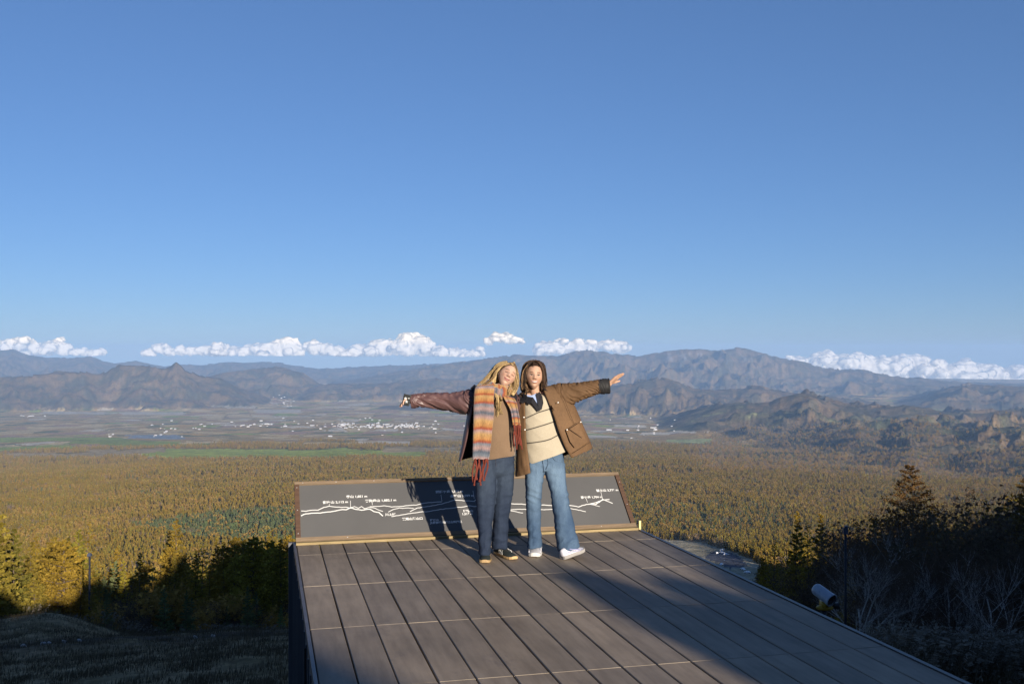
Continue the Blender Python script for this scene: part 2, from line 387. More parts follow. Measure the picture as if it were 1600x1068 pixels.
def inpoly(px_, py_, poly):
    ins = np.zeros(len(px_), bool); n = len(poly)
    for i in range(n):
        x1, y1 = poly[i]; x2, y2 = poly[(i + 1) % n]
        c = ((y1 > py_) != (y2 > py_)) & (px_ < (x2 - x1) * (py_ - y1) / (y2 - y1 + 1e-9) + x1)
        ins ^= c
    return ins
wxf = X + 25 * n4 + 40 * n2; wyf = Y + 45 * n4 + 120 * n2
for poly, c in FIELDS:
    m = inpoly(wxf, wyf, poly) & (r > 2500) & (onplain > .6)
    col[m] = c * (1 + .25 * n4[m])[:, None]
def is_field(x, y):
    m4 = fbm(x / 90, y / 90, 4, 204); m2 = fbm(x / 260, y / 260, 5, 202)
    a = x + 25 * m4 + 40 * m2; b = y + 45 * m4 + 120 * m2; o = np.zeros(len(x), bool)
    for poly, c in FIELDS: o |= inpoly(a, b, poly)
    return o
# car park and ski-ground clearing beyond the right edge of the deck
CLR = [px_to_ground(a, b) for a, b in ((990, 838), (1090, 850), (1150, 868), (1240, 905), (1180, 915), (1060, 880), (990, 862))]
m = inpoly(X, Y, CLR) & (r > 150); col[m] = np.array([.36, .32, .22]) * (1 + .3 * n4[m])[:, None]
LOT = [px_to_ground(a, b) for a, b in ((1112, 866), (1150, 870), (1170, 888), (1140, 890), (1100, 876))]
m = inpoly(X, Y, LOT) & (r > 150); col[m] = np.array([.09, .10, .12])
# near slope: dull autumn turf with a bare track across it
near = smooth01((60 - r) / 12)
g1 = fbm(X / 2.2, Y / 1.1, 5, 230); g2 = fbm(X / .6, Y / .35, 4, 231)
turf = mixc(np.tile([.15, .11, .052], (len(V), 1)), np.array([.25, .185, .10]), smooth01((g1 + g2 * .6) * 2 + .5))
trk = np.exp(-((r * np.cos(np.arctan2(X, np.maximum(Y, 1))) - 26.5 - 1.2 * fbm(X / 9, Y * 0, 2, 3)) / 1.9) ** 2) * (X < -1)
turf = mixc(turf, np.array([.05, .036, .026]), trk * smooth01((g1 + .35) * 3))
col = mixc(col, turf, near)
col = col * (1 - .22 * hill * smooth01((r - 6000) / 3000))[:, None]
col = np.clip(col, .01, .9)
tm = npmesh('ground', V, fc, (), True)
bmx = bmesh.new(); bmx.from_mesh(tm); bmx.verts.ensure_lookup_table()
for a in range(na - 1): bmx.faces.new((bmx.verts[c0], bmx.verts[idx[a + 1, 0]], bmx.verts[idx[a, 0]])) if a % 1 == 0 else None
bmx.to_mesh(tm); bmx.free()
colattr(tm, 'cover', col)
t = NT('land_cover', .95, .1)
at_ = t.n('ShaderNodeVertexColor'); at_.layer_name = 'cover'
oc = t.coord('Object')
fine = t.noise(oc, .055, 6, .7); mid = t.noise(oc, .011, 5, .6); tiny = t.noise(oc, 2.5, 6, .7)
dist_near = t.n('ShaderNodeVectorMath', operation='LENGTH'); t.l(oc, dist_near.inputs[0])
mask = t.n('ShaderNodeMapRange'); mask.inputs['From Min'].default_value = 70; mask.inputs['From Max'].default_value = 200; t.l(dist_near.outputs['Value'], mask.inputs[0])
v1 = t.ramp(fine, [(.3, (.55, .55, .55)), (.7, (1.45, 1.45, 1.45))]); v2 = t.ramp(tiny, [(.3, (.5, .5, .5)), (.7, (1.5, 1.5, 1.5))])
v3 = t.ramp(mid, [(.35, (.8, .8, .78)), (.65, (1.2, 1.18, 1.2))])
c = t.mix(1.0, at_.outputs[0], t.mix(mask.outputs[0], v2, t.mix(1.0, v1, v3, 'MULTIPLY')), 'MULTIPLY')
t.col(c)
hb = t.math('MULTIPLY', fine, 14.0); hn = t.math('MULTIPLY', tiny, .12)
hm = t.n('ShaderNodeMix'); hm.data_type = 'FLOAT'; t.l(mask.outputs[0], hm.inputs[0]); t.l(hn, hm.inputs[2]); t.l(hb, hm.inputs[3])
bb = t.bump(hm.outputs[0], .8, 1.0)
tm.materials.append(t.m)
go = link('ground', tm); tag(go, 'mountainside, forest plain, fields and far mountain ranges', kind='structure')

# ------------------------------------------------------------------ air between here and the ranges
def haze_box():
    mb = MB(); mb.box((0, 0, -220), (58000, 58000, 960))
    m = bpy.data.materials.new('air'); m.use_nodes = True; n = m.node_tree; n.nodes.clear()
    pv = n.nodes.new('ShaderNodeVolumePrincipled'); o = n.nodes.new('ShaderNodeOutputMaterial')
    pv.inputs['Color'].default_value = (.38, .61, 1.0, 1); pv.inputs['Density'].default_value = HAZE
    pv.inputs['Anisotropy'].default_value = 0.0
    n.links.new(pv.outputs[0], o.inputs['Volume'])
    h = mb.build('haze', m); tag(h, 'thin blue haze over the valley', kind='stuff')
    return h
HAZE = 3.7e-5
haze_box()
# ------------------------------------------------------------------ trees
def leafmat(name, c1, c2, c3):
    t = NT(name, .85, .15)
    oi = t.n('ShaderNodeObjectInfo'); g = t.n('ShaderNodeAttribute'); g.attribute_name = 'tint'
    nz = t.noise(t.coord(), .55, 3)
    a = t.ramp(g.outputs['Fac'], [(0, c1), (.5, c2), (1, c3)])
    b = t.ramp(nz, [(.35, (.7, .7, .7)), (.65, (1.25, 1.25, 1.25))])
    rnd = t.ramp(oi.outputs['Random'], [(0, (.72, .80, .78)), (.35, (1.0, .92, .85)), (.7, (1.1, 1.02, .9)), (1, (1.05, 1.2, 1.0))])
    c = t.mix(1, t.mix(1, a, b, 'MULTIPLY'), rnd, 'MULTIPLY'); t.col(c)
    tr = t.n('ShaderNodeBsdfTranslucent'); t.l(c, tr.inputs[0])
    ms = t.n('ShaderNodeMixShader'); ms.inputs[0].default_value = .36
    t.l(t.b.outputs[0], ms.inputs[1]); t.l(tr.outputs[0], ms.inputs[2]); t.l(ms.outputs[0], t.out.inputs[0])
    return t.m
M_LARCH = leafmat('larch_needles', (.16, .122, .020), (.255, .185, .030), (.36, .26, .045))
M_YEL = leafmat('yellow_larch_needles', (.14, .118, .022), (.215, .172, .030), (.29, .23, .05))
M_OCHRE = leafmat('ochre_foliage', (.20, .135, .038), (.30, .198, .052), (.38, .27, .075))
M_RUSTD = leafmat('rust_larch_needles', (.075, .045, .020), (.135, .078, .030), (.21, .12, .045))
M_PINE = leafmat('dark_evergreen_needles', (.075, .098, .042), (.135, .168, .075), (.21, .245, .12))
M_TWIG = leafmat('bare_twigs', (.17, .125, .080), (.26, .19, .125), (.34, .26, .18))
M_TWD = leafmat('dark_bare_twigs', (.050, .036, .028), (.080, .058, .045), (.13, .095, .07))
M_BARK = plain('larch_bark', (.10, .075, .058), .9, .1, .35, 6, .6, 14, .02)
def birchbark():
    t = NT('birch_bark', .8, .2); v = t.map(t.coord(), (3, 3, 14)); nn = t.noise(v, 1.4, 5, .7)
    t.col(t.ramp(nn, [(.36, (.10, .085, .075)), (.46, (.34, .31, .28)), (.7, (.52, .49, .45))])); return t.m
M_BIRCH = birchbark()
def crown_arrays(r_, H, R0, n_br, sprays, size, bare=0, base=.15, droop=.1, shape=.9):
    """needle sprays along whorled limbs; returns vertices, triangles, tint and the limbs"""
    P = []; limbs = []
    for b in range(n_br):
        u = base + (1 - base) * ((b + r_.random()) / n_br); z0 = H * u; L = R0 * ((1 - u) ** shape * 1.0 + .04) * (.65 + .55 * r_.random())
        an = b * 2.399 + r_.random() * .6; dz = L * (.28 - droop * 2 * (1 - u) + .2 * (r_.random() - .5))
        d = np.array([math.cos(an), math.sin(an), 0])
        p0 = np.array([0, 0, z0]); p1 = p0 + d * L * .55 + np.array([0, 0, dz * .35]); p2 = p0 + d * L + np.array([0, 0, dz + .05 * L])
        limbs.append((p0, p1, p2, L))
        k = max(2, int(sprays * (L / R0 + .12)))
        tt = .18 + .85 * r_.random(k) ** .8
        q = (1 - tt)[:, None] ** 2 * p0 + (2 * tt * (1 - tt))[:, None] * p1 + (tt ** 2)[:, None] * p2
        q = q + r_.normal(0, 1, (k, 3)) * np.array([.13, .13, .07]) * L * .8
        P.append(q)
    P = np.vstack(P); n = len(P)
    up = r_.normal(0, 1, (n, 3)); up[:, 2] *= .5; up /= np.linalg.norm(up, axis=1)[:, None]
    sd = np.cross(up, r_.normal(0, 1, (n, 3))); sd /= np.linalg.norm(sd, axis=1)[:, None]
    s = size * (.6 + .8 * r_.random(n))[:, None]
    A = P - sd * s * .5 - up * s * .3; B = P + sd * s * .5 - up * s * .3; Cc = P + up * s * .75
    Vv = np.stack([A, B, Cc], 1).reshape(-1, 3); T = np.arange(3 * n).reshape(-1, 3)
    tint = np.repeat(np.clip(.5 + .22 * r_.normal(0, 1, n), 0, 1), 3)
    return Vv, T, tint, limbs
def limb_mb(limbs, H, r0, seg=5, frac=1.0, lr=.012, bend=None):
    mb = MB(); pts = []; k = 7
    for i in range(k):
        u = i / (k - 1); pts.append((math.sin(u * 3 + r0 * 40) * .012 * H, math.cos(u * 4) * .008 * H, H * u * .99))
    mb.tube(pts, [r0 * (1 - .93 * (i / (k - 1)) ** .8) for i in range(k)], seg + 2)
    for (p0, p1, p2, L) in limbs[::max(1, int(round(1 / frac)))]:
        m = (p0 + p2) / 2 * .3 + p1 * .7
        mb.tube([p0, m, p2], [lr * L + .012, lr * L * .6 + .008, .005], 4, caps=False)
    return mb
def tree_meshes(name, seed, H, R0, n_br, sprays, size, mat, r0=.14, frac=1.0, bark=None, **kw):
    r_ = np.random.default_rng(seed)
    Vv, T, tint, limbs = crown_arrays(r_, H, R0, n_br, sprays, size, **kw)
    me = npmesh('crown', Vv, T, (mat,), False)
    fattr(me, 'tint', tint)
    tk = limb_mb(limbs, H, r0, 5, frac).mesh('trunk', [bark or M_BARK], True)
    return me, tk
def bare_tree(seed, H, r0, bark, depth=4, spread=.55, fill=0, fillmat=None, twig=.5):
    rr = random.Random(seed); mb = MB(); tips = []
    def grow(p, d, L, r, k):
        pts = [p]; q = p.copy(); dd = d.copy(); n = 4 if k else 6
        for i in range(n):
            dd = (dd + Vector((rr.gauss(0, .11), rr.gauss(0, .11), rr.gauss(.05, .05)))).normalized(); q = q + dd * L / n; pts.append(q.copy())
        mb.tube(pts, [r * (1 - .45 * i / n) for i in range(n + 1)], 6 if k < 2 else 3, caps=False)
        if k >= depth: tips.append((q, dd)); return
        nb = rr.choice((2, 3)) if k else 3
        for j in range(nb + (2 if k > 1 else 1)):
            u = rr.uniform(.4, 1); i = min(n, int(u * n)); base = pts[i]
            ax = dd.cross(Vector((rr.gauss(0, 1), rr.gauss(0, 1), rr.gauss(0, 1)))).normalized()
            nd = (Matrix.Rotation(rr.uniform(.35, .35 + spread), 3, ax) @ dd); nd.z = nd.z * .85 + .18; nd.normalize()
            grow(base, nd, L * rr.uniform(.5, .74), r * rr.uniform(.38, .56), k + 1)
    grow(Vector((0, 0, 0)), Vector((rr.gauss(0, .06), rr.gauss(0, .06), 1)), H * .46, r0, 0)
    r_ = np.random.default_rng(seed); P = []
    for q, dd in tips:
        k = 11; P.append(np.array(q) + np.array(dd) * r_.random((k, 1)) * .5 + r_.normal(0, .16, (k, 3)))
    P = np.vstack(P); n = len(P)
    # twigs: thin long slivers
    up = r_.normal(0, 1, (n, 3)) + np.array([0, 0, .8]); up /= np.linalg.norm(up, axis=1)[:, None]; sd = np.cross(up, r_.normal(0, 1, (n, 3))); sd /= np.linalg.norm(sd, axis=1)[:, None]
    w_ = .012; A = P - sd * w_; B = P + sd * w_; D = P + up * twig * (.4 + .7 * r_.random((n, 1)))
    Vv = np.stack([A, B, D], 1).reshape(-1, 3)
    if fill:
        Pf = P[r_.random(n) < fill] + r_.normal(0, .12, (1, 3)); m_ = len(Pf)
        u2 = r_.normal(0, 1, (m_, 3)); u2 /= np.linalg.norm(u2, axis=1)[:, None]; s2 = np.cross(u2, r_.normal(0, 1, (m_, 3))); s2 /= np.linalg.norm(s2, axis=1)[:, None]
        sz = .11; Vf = np.stack([Pf - s2 * sz, Pf + s2 * sz, Pf + u2 * sz * 1.6], 1).reshape(-1, 3); Vv = np.vstack([Vv, Vf])
    me = npmesh('crown', Vv, np.arange(len(Vv)).reshape(-1, 3), (fillmat or M_TWD,), False)
    fattr(me, 'tint', np.repeat(np.clip(.5 + .2 * r_.normal(0, 1, len(Vv) // 3), 0, 1), 3))
    return me, mb.mesh('trunk', [bark], True)
# near kinds
KIND = {}
for i in range(3): KIND['larch%d' % i] = tree_meshes('larch', 10 + i, 13 + i, 2.7, 95, 150, .17, M_LARCH, .17)
for i in range(3): KIND['yellow%d' % i] = tree_meshes('yellow', 20 + i, 12 + i, 2.9, 90, 150, .19, M_YEL, .16)
for i in range(2): KIND['thin%d' % i] = tree_meshes('thin', 30 + i, 13 + i, 2.9, 80, 55, .13, M_LARCH, .17, droop=-.05)
for i in range(2): KIND['fir%d' % i] = tree_meshes('fir', 40 + i, 11 + i, 2.3, 90, 150, .18, M_PINE, .17, base=.05)
for i in range(2): KIND['round%d' % i] = tree_meshes('round', 90 + i, 10 + i, 3.3, 100, 150, .17, M_LARCH, .16, shape=.62, base=.18, droop=-.03)
KIND['big'] = tree_meshes('big', 55, 17, 6.8, 130, 300, .125, M_RUSTD, .24, droop=.02, shape=.86, base=.13)
for i in range(3): KIND['birch%d' % i] = bare_tree(60 + i, 10 + i, .13, M_BIRCH)
for i in range(3): KIND['bare%d' % i] = bare_tree(70 + i, 11, .12, M_BARK, fill=.25, fillmat=M_TWD)
for i in range(2): KIND['shrub%d' % i] = bare_tree(80 + i, 4.5, .05, M_BARK, depth=3, fill=.5, fillmat=M_OCHRE)
NAMES = {'round': ('larch_tree', 'larch'), 'larch': ('larch_tree', 'larch'), 'yellow': ('larch_tree', 'larch'), 'thin': ('larch_tree', 'larch'), 'fir': ('fir_tree', 'fir tree'), 'big': ('larch_tree', 'larch'),
         'birch': ('birch_tree', 'birch'), 'bare': ('bare_tree', 'bare tree'), 'shrub': ('shrub', 'shrub')}
TREES = []
def put_tree(kind, x, y, h=None, label=None, group=None, rz=None, z=None, sx=1.0):
    base = kind.rstrip('0123456789'); cr, tk = KIND[kind]; nm, cat = NAMES[base]
    H0 = {'round0': 10, 'round1': 11, 'larch0': 13, 'larch1': 14, 'larch2': 15, 'yellow0': 12, 'yellow1': 13, 'yellow2': 14, 'thin0': 13, 'thin1': 14, 'fir0': 11, 'fir1': 12, 'big': 17}.get(kind, 9.5 if base in ('birch', 'bare') else 4)
    gz = float(ground(x, y)[0]) - .15 if z is None else z
    o = empty(nm, (x, y, gz), rng.uniform(0, 6.28) if rz is None else rz)
    s = (h / H0) if h else 1.0; o.scale = (s * sx, s * sx, s)
    tag(o, label, cat, group)
    link('crown', cr, o); link('trunk', tk, o); TREES.append((x, y, kind, o)); return o
def top_at(px, pytop, d, h): return None
# --- trees one can tell apart, placed at a distance so that their tips reach the height they have over the valley
def tree_px(kind, px, pytop, Y, label, group=None, **kw):
    x = (px - 800) / F * Y; gz = float(ground(x, Y)[0]); zt = EYE + (HOR - pytop) / F * Y
    h = max(2.0, zt - gz); return put_tree(kind, x, Y, h, label, group, **kw)
GL = 'golden larches lit at the left edge of the forest'
for (k, px, py, Y, lb) in [
    ('yellow0', -12, 770, 62, 'tall yellow larch cut by the left edge of the photo'), ('yellow1', 22, 822, 66, 'yellow larch just right of the tall one at the left edge'),
    ('yellow2', 50, 842, 72, 'pale yellow larch with thin top above the notch in the shadow'), ('round1', 84, 838, 74, 'yellow larch standing between the shadow notch and the twin larches'),
    ('round0', 98, 842, 70, 'small rounded yellow larch left of the twin larches'), ('yellow2', 106, 836, 78, 'left one of the twin bright yellow larches'), ('yellow0', 123, 826, 76, 'right one of the twin bright yellow larches beside the lamp pole'),
    ('thin0', 139, 812, 82, 'thin birch-like larch rising behind the lamp pole')]:
    tree_px(k, px, py, Y, lb, GL)
r2 = random.Random(4)
SL = 'dark larches in the shade below the turf slope'
for i in range(26):
    px = 268 + i * 7.2 + r2.uniform(-3, 3); Y = r2.uniform(62, 96); py = 851 + 10 * math.sin(i * 1.7) + r2.uniform(-8, 14) - 8 * (px > 380)
    if i % 9 == 8: py += 20
    tree_px(r2.choice(['round0', 'round1', 'larch2', 'round0', 'thin1']), px, py, Y, 'shaded golden brown larch in the row left of the wooden deck', SL)
for i in range(24):
    px = -10 + i * 12.5 + r2.uniform(-4, 4); Y = r2.uniform(66, 92); py = r2.uniform(872, 905)
    if 36 < px < 62: py += 12
    tree_px(r2.choice(['round0', 'round1', 'fir0', 'thin0', 'larch2']), px, py, Y, 'low dark larch in full shade beyond the crest of the turf slope', 'low dark trees beyond the turf slope')
for i in range(26):
    px = 140 + i * 12.5 + r2.uniform(-4, 4); Y = r2.uniform(47, 62); py = r2.uniform(905, 945) + (10 if px < 250 else 0)
    tree_px(r2.choice(['shrub0', 'shrub1', 'bare0', 'bare1', 'fir1', 'larch1']), px, py, Y, 'dark undergrowth tree at the foot of the shaded larches', 'undergrowth at the foot of the shaded larches')
# right-hand wood
tree_px('big', 1424, 722, 43, 'large spreading larch with rusty tip, tallest tree on the right', rz=1.0)
tree_px('thin1', 1262, 812, 50, 'slim dark larch second from the deck edge on the right', 'slim dark larches right of the deck')
tree_px('larch2', 1246, 795, 66, 'larch with orange sunlit top behind the slim dark larches', 'slim dark larches right of the deck')
tree_px('thin0', 1211, 838, 47, 'slim dark larch nearest to the deck edge on the right', 'slim dark larches right of the deck')
tree_px('larch1', 1283, 800, 58, 'olive larch between the orange topped larch and the lamp pole', 'slim dark larches right of the deck')
tree_px('larch0', 1192, 868, 70, 'small golden larch beside the car park', None)
tree_px('big', 1610, 742, 38, 'rusty larch cut by the right edge of the photo', rz=2.2)
tree_px('birch0', 1418, 830, 27, 'pale forked birch in front of the large larch', rz=.4)
tree_px('birch1', 1352, 848, 25, 'leaning pale birch beside the snow cannon', rz=3.1)
for i, (px, py, Y, k) in enumerate(((1515, 792, 44, 'thin0'), (1542, 778, 40, 'thin1'), (1560, 788, 46, 'larch1'), (1582, 768, 42, 'thin0'), (1598, 776, 48, 'larch2'), (1500, 806, 50, 'thin1'), (1476, 812, 52, 'thin0'), (1388, 800, 52, 'thin1'), (1366, 806, 55, 'larch1'), (1340, 812, 58, 'thin0'), (1458, 790, 50, 'thin0'))):
    tree_px(k, px, py, Y, 'thin rusty larch rising above the shaded wood on the right', 'thin larches above the right-hand wood', sx=1.25)
for i in range(11):
    tree_px('birch%d' % (i % 3), 1335 + i * 24 + r2.uniform(-8, 8), r2.uniform(838, 892), r2.uniform(25, 31), 'pale slender birch standing in the shaded wood on the right', 'slender birches in the shaded wood')
RB = 'bare trees in the shaded wood on the right'
for i in range(44):
    px = 1318 + i * 7.0 + r2.uniform(-5, 5); Y = r2.uniform(30, 60)
    py = (830 if px < 1400 else 815 if px < 1500 else 792) + r2.uniform(-22, 40)
    tree_px(r2.choice(['bare0', 'bare1', 'bare2', 'birch2', 'bare0', 'thin0']), px, py, Y, 'leafless dark tree in the shaded wood behind the tall grass', RB)
for i in range(40):
    px = 1200 + i * 10.8 + r2.uniform(-5, 5); Y = r2.uniform(33, 48) if px > 1330 else r2.uniform(38, 60)
    py = r2.uniform(868, 935) if px > 1330 else r2.uniform(880, 930)
    tree_px(r2.choice(['shrub0', 'shrub1', 'bare2', 'bare0', 'bare1', 'larch0']), px, py, Y, 'low dark tree or shrub filling the shaded wood on the right', 'low growth in the shaded wood on the right')

# far trees: light meshes
def far_tree(seed, H, R0, n, size, mat, shape=.9, round_=False, base=.08):
    r_ = np.random.default_rng(seed)
    u = base + (1 - base) * r_.random(n) ** 1.15; rad = R0 * (1 - u) ** shape if not round_ else R0 * np.sqrt(np.clip(1 - (2 * (u - base) / (1 - base) - 1) ** 2, .05, 1))
    an = r_.random(n) * 6.283; rr = rad * (.55 + .5 * r_.random(n))
    P = np.stack([rr * np.cos(an), rr * np.sin(an), H * u], 1)
    out = np.stack([np.cos(an), np.sin(an), r_.normal(.1, .5, n)], 1); out /= np.linalg.norm(out, axis=1)[:, None]
    sd = np.cross(out, r_.normal(0, 1, (n, 3))); sd /= np.linalg.norm(sd, axis=1)[:, None]
    s = size * (.7 + .7 * r_.random(n))[:, None]
    Vv = np.stack([P - sd * s * .5 - out * s * .2, P + sd * s * .5 - out * s * .2, P + out * s * .45 + np.array([0, 0, .25]) * s], 1).reshape(-1, 3)
    # spire and trunk
    Vt = np.array([[-.09, 0, 0], [.09, 0, 0], [0, .02, H * .98], [0, -.09, 0], [0, .09, 0], [.02, 0, H * .98]])
    V_ = np.vstack([Vv, Vt]); me = npmesh('far_tree', V_, np.arange(len(V_)).reshape(-1, 3), (mat,), False)
    fattr(me, 'tint', np.concatenate([np.repeat(np.clip(.5 + .25 * r_.normal(0, 1, n), 0, 1), 3), np.zeros(6)])); return me
FAR = [far_tree(1, 11, 2.6, 120, 1.5, M_LARCH), far_tree(2, 12, 2.5, 120, 1.5, M_LARCH), far_tree(3, 10, 3.0, 120, 1.6, M_OCHRE, .7), far_tree(4, 8.5, 3.6, 130, 1.7, M_OCHRE, round_=True),
       far_tree(5, 8, 2.2, 130, 1.3, M_PINE, .8), far_tree(6, 9, 2.4, 130, 1.4, M_PINE, .8), far_tree(7, 11, 2.8, 120, 1.5, M_YEL), far_tree(8, 9, 3.2, 90, 1.2, M_TWIG, round_=True)]
NF = len(FAR)
def joined(k):
    out = []
    for me, in ((KIND[k][0],), (KIND[k][1],)): out.append(me)
    bm = bmesh.new(); bm.from_mesh(out[0]); nA = len(bm.faces); bm.from_mesh(out[1]); bm.faces.ensure_lookup_table()
    for f in bm.faces[nA:]: f.material_index = 1
    me = bpy.data.meshes.new('mid_tree'); bm.to_mesh(me); bm.free(); me.materials.append(out[0].materials[0]); me.materials.append(out[1].materials[0]); return me
FAR += [joined(k) for k in ('larch0', 'larch1', 'thin0', 'yellow1', 'fir0', 'bare0')]
# positions thin out with distance
def scatter(r0, r1, sp, seed, half=R(38)):
    g = np.random.default_rng(seed); n = int(half * (r1 ** 2 - r0 ** 2) / sp ** 2)
    rr = np.sqrt(g.random(n) * (r1 ** 2 - r0 ** 2) + r0 ** 2); aa = (g.random(n) * 2 - 1) * half
    return rr * np.sin(aa), rr * np.cos(aa)
BANDS = [(100, 480, 8.5, 1), (480, 800, 6.0, 2), (800, 1600, 5.2, 3), (1600, 2600, 7.4, 4), (2600, 4000, 11.0, 5), (4000, 6500, 17.5, 6)]
xs, ys, bs = [], [], []
for i, (a, b, sp_, sd_) in enumerate(BANDS):
    x, y = scatter(a, b, sp_, sd_); xs.append(x); ys.append(y); bs.append(np.full(len(x), i))
px_, py_, pb = np.concatenate(xs), np.concatenate(ys), np.concatenate(bs)
rr_ = np.hypot(px_, py_); ax_ = 800 + F * px_ / py_
keep = ~inpoly(px_, py_, CLR) & ~(is_field(px_, py_) & (rr_ > 2500))
keep &= ~((rr_ > 5350 + 150 * np.sin(ax_ / 60)) & (ax_ < 1100))
keep &= ~((ax_ > 1090) & (rr_ > 3000) & (np.random.default_rng(77).random(len(rr_)) < .6 * smooth01((rr_ - 3000) / 500)))
openness = fbm(px_ / 70, py_ / 70, 3, 300)
keep &= ~((openness > .42) & (rr_ < 3000)) & ~((ax_ > 1020) & (ax_ < 1185) & (rr_ < 850) & (rr_ > 90))
px_, py_, pb, rr_, ax_ = px_[keep], py_[keep], pb[keep], rr_[keep], ax_[keep]
pz_, _, _ = terrain_z(px_, py_)
m_ = rr_ > 3000
if m_.any(): pz_[m_] = ground(px_[m_], py_[m_])
dpy = HOR + F * (EYE - pz_) / py_                   # which belt of wood the tree stands in, by distance
k1 = fbm(px_ / 160, py_ / 160, 4, 301); k2 = fbm(px_ / 45, py_ / 45, 3, 302); gk = np.random.default_rng(9).random(len(px_))
kind = np.where(gk < .5, 0, 1)
kind = np.where((k1 + .5 * k2 > .12) & (gk < .75), 2, kind); kind = np.where((gk > .90), 3, kind)
kind = np.where((k2 < -.28) & (gk > .3), 7, kind); kind = np.where((k1 < -.30) & (gk < .45), 6, kind)
# plantations of young evergreens: a wedge on the left and a patch right of the board
wob_ = 60 * k2 + 40 * k1
wy_ = 9 * k2 + 5 * k1
green1 = (ax_ > 210 + 40 * k2) & (ax_ < 620) & (dpy < interp(ax_, [(205, 826), (300, 846), (400, 850), (600, 850)]) + wy_) & (dpy > interp(ax_, [(205, 822), (260, 812), (340, 801), (470, 795), (620, 790)]) + wy_ * .6)
green2 = (ax_ > 985) & (ax_ < 1230 + 60 * k2) & (dpy > 788 + 14 * k2) & (dpy < 836 + 14 * k2)
hillw = (ax_ > 1090 + 80 * k1) & (rr_ > 2900 + 500 * k2)
kind = np.where(hillw, np.where(gk < .55, 7, np.where(gk < .8, 3, np.where(gk < .9, 2, 5))), kind)
kind = np.where(green1 & (gk < .88), 4 + (gk < .4), kind)
kind = np.where(green2 & (gk < .55), 4 + (gk < .25), kind)
kind = np.where((rr_ > 1700) & (k1 > .33) & (gk < .5), 5, kind)
sc_ = np.random.default_rng(10).uniform(.7, 1.2, len(px_)) * np.array([.95, .85, .82, .92, 1.1, 1.3])[pb]
sc_ = np.where((kind == 4) | (kind == 5), sc_ * .95, sc_)
nearb = rr_ < 700
kind = np.where(nearb, NF + np.array([0, 1, 2, 5, 4, 4, 3, 5])[kind], kind)
rot_ = np.random.default_rng(11).uniform(0, 6.28, len(px_))
near_order = np.argsort(rr_ / sc_)
vis = near_order[(dpy[near_order] < 905) & (rr_[near_order] > 95)]
NIND = 120
ind = vis[:NIND]
FN = [('larch_tree', 'larch', 'golden brown larch on the near edge of the sunlit forest plain'), ('larch_tree', 'larch', 'golden brown larch on the near edge of the sunlit forest plain'), ('larch_tree', 'larch', 'rusty larch on the near edge of the sunlit forest plain'),
      ('broadleaf_tree', 'tree', 'round ochre tree on the near edge of the sunlit forest plain'), ('fir_tree', 'fir tree', 'small dark green fir on the near edge of the sunlit forest plain'), ('fir_tree', 'fir tree', 'small dark green fir on the near edge of the sunlit forest plain'),
      ('larch_tree', 'larch', 'bright yellow larch on the near edge of the sunlit forest plain'), ('bare_tree', 'bare tree', 'greyish leafless tree on the near edge of the sunlit forest plain')]
FN += [FN[0], FN[1], FN[2], FN[6], FN[4], FN[7]]
for i in ind:
    k = int(kind[i]); o = link(FN[k][0], FAR[k]); o.location = (px_[i], py_[i], pz_[i] - .2); o.rotation_euler = (0, 0, rot_[i]); o.scale = (sc_[i],) * 3
    tag(o, FN[k][2], FN[k][1], FN[k][2] + 's')
mk = np.ones(len(px_), bool); mk[ind] = False
pm = bpy.data.meshes.new('forest'); pp = np.stack([px_[mk], py_[mk], pz_[mk] - .2], 1).astype(np.float32)
pm.vertices.add(len(pp)); pm.vertices.foreach_set('co', pp.ravel()); pm.update()
fattr(pm, 'rot', rot_[mk]); fattr(pm, 'sc', sc_[mk])
a_ = pm.attributes.new('kind', 'INT', 'POINT'); a_.data.foreach_set('value', kind[mk].astype(np.int32))
fo = link('forest', pm); tag(fo, 'autumn forest of golden larch and dark fir covering the plain', kind='stuff')
protos = bpy.data.collections.new('tree_kinds')
for i, me in enumerate(FAR):
    o = bpy.data.objects.new('far_tree_%d' % i, me); protos.objects.link(o)
ng = bpy.data.node_groups.new('scatter', 'GeometryNodeTree')
ng.interface.new_socket('Geometry', in_out='INPUT', socket_type='NodeSocketGeometry'); ng.interface.new_socket('Geometry', in_out='OUTPUT', socket_type='NodeSocketGeometry')
gi = ng.nodes.new('NodeGroupInput'); gox = ng.nodes.new('NodeGroupOutput')
mp = ng.nodes.new('GeometryNodeMeshToPoints'); ip = ng.nodes.new('GeometryNodeInstanceOnPoints'); ci = ng.nodes.new('GeometryNodeCollectionInfo')
ci.inputs['Collection'].default_value = protos; ci.inputs['Separate Children'].default_value = True; ci.inputs['Reset Children'].default_value = True
def nattr(nm, ty):
    n = ng.nodes.new('GeometryNodeInputNamedAttribute'); n.data_type = ty; n.inputs[0].default_value = nm; return n.outputs[0]
cx_ = ng.nodes.new('ShaderNodeCombineXYZ'); ng.links.new(nattr('rot', 'FLOAT'), cx_.inputs[2])
ip.inputs['Pick Instance'].default_value = True
L_ = ng.links.new
L_(gi.outputs[0], mp.inputs[0]); L_(mp.outputs[0], ip.inputs['Points']); L_(ci.outputs[0], ip.inputs['Instance'])
L_(nattr('kind', 'INT'), ip.inputs['Instance Index']); L_(cx_.outputs[0], ip.inputs['Rotation']); L_(nattr('sc', 'FLOAT'), ip.inputs['Scale']); L_(ip.outputs[0], gox.inputs[0])
gm_ = fo.modifiers.new('scatter', 'NODES'); gm_.node_group = ng
print('forest', len(pp), 'trees', len(TREES))
def normals(me):
    a = np.empty(len(me.vertices) * 3, dtype=np.float32); me.vertices.foreach_get('normal', a); return a.reshape(-1, 3).astype(float)
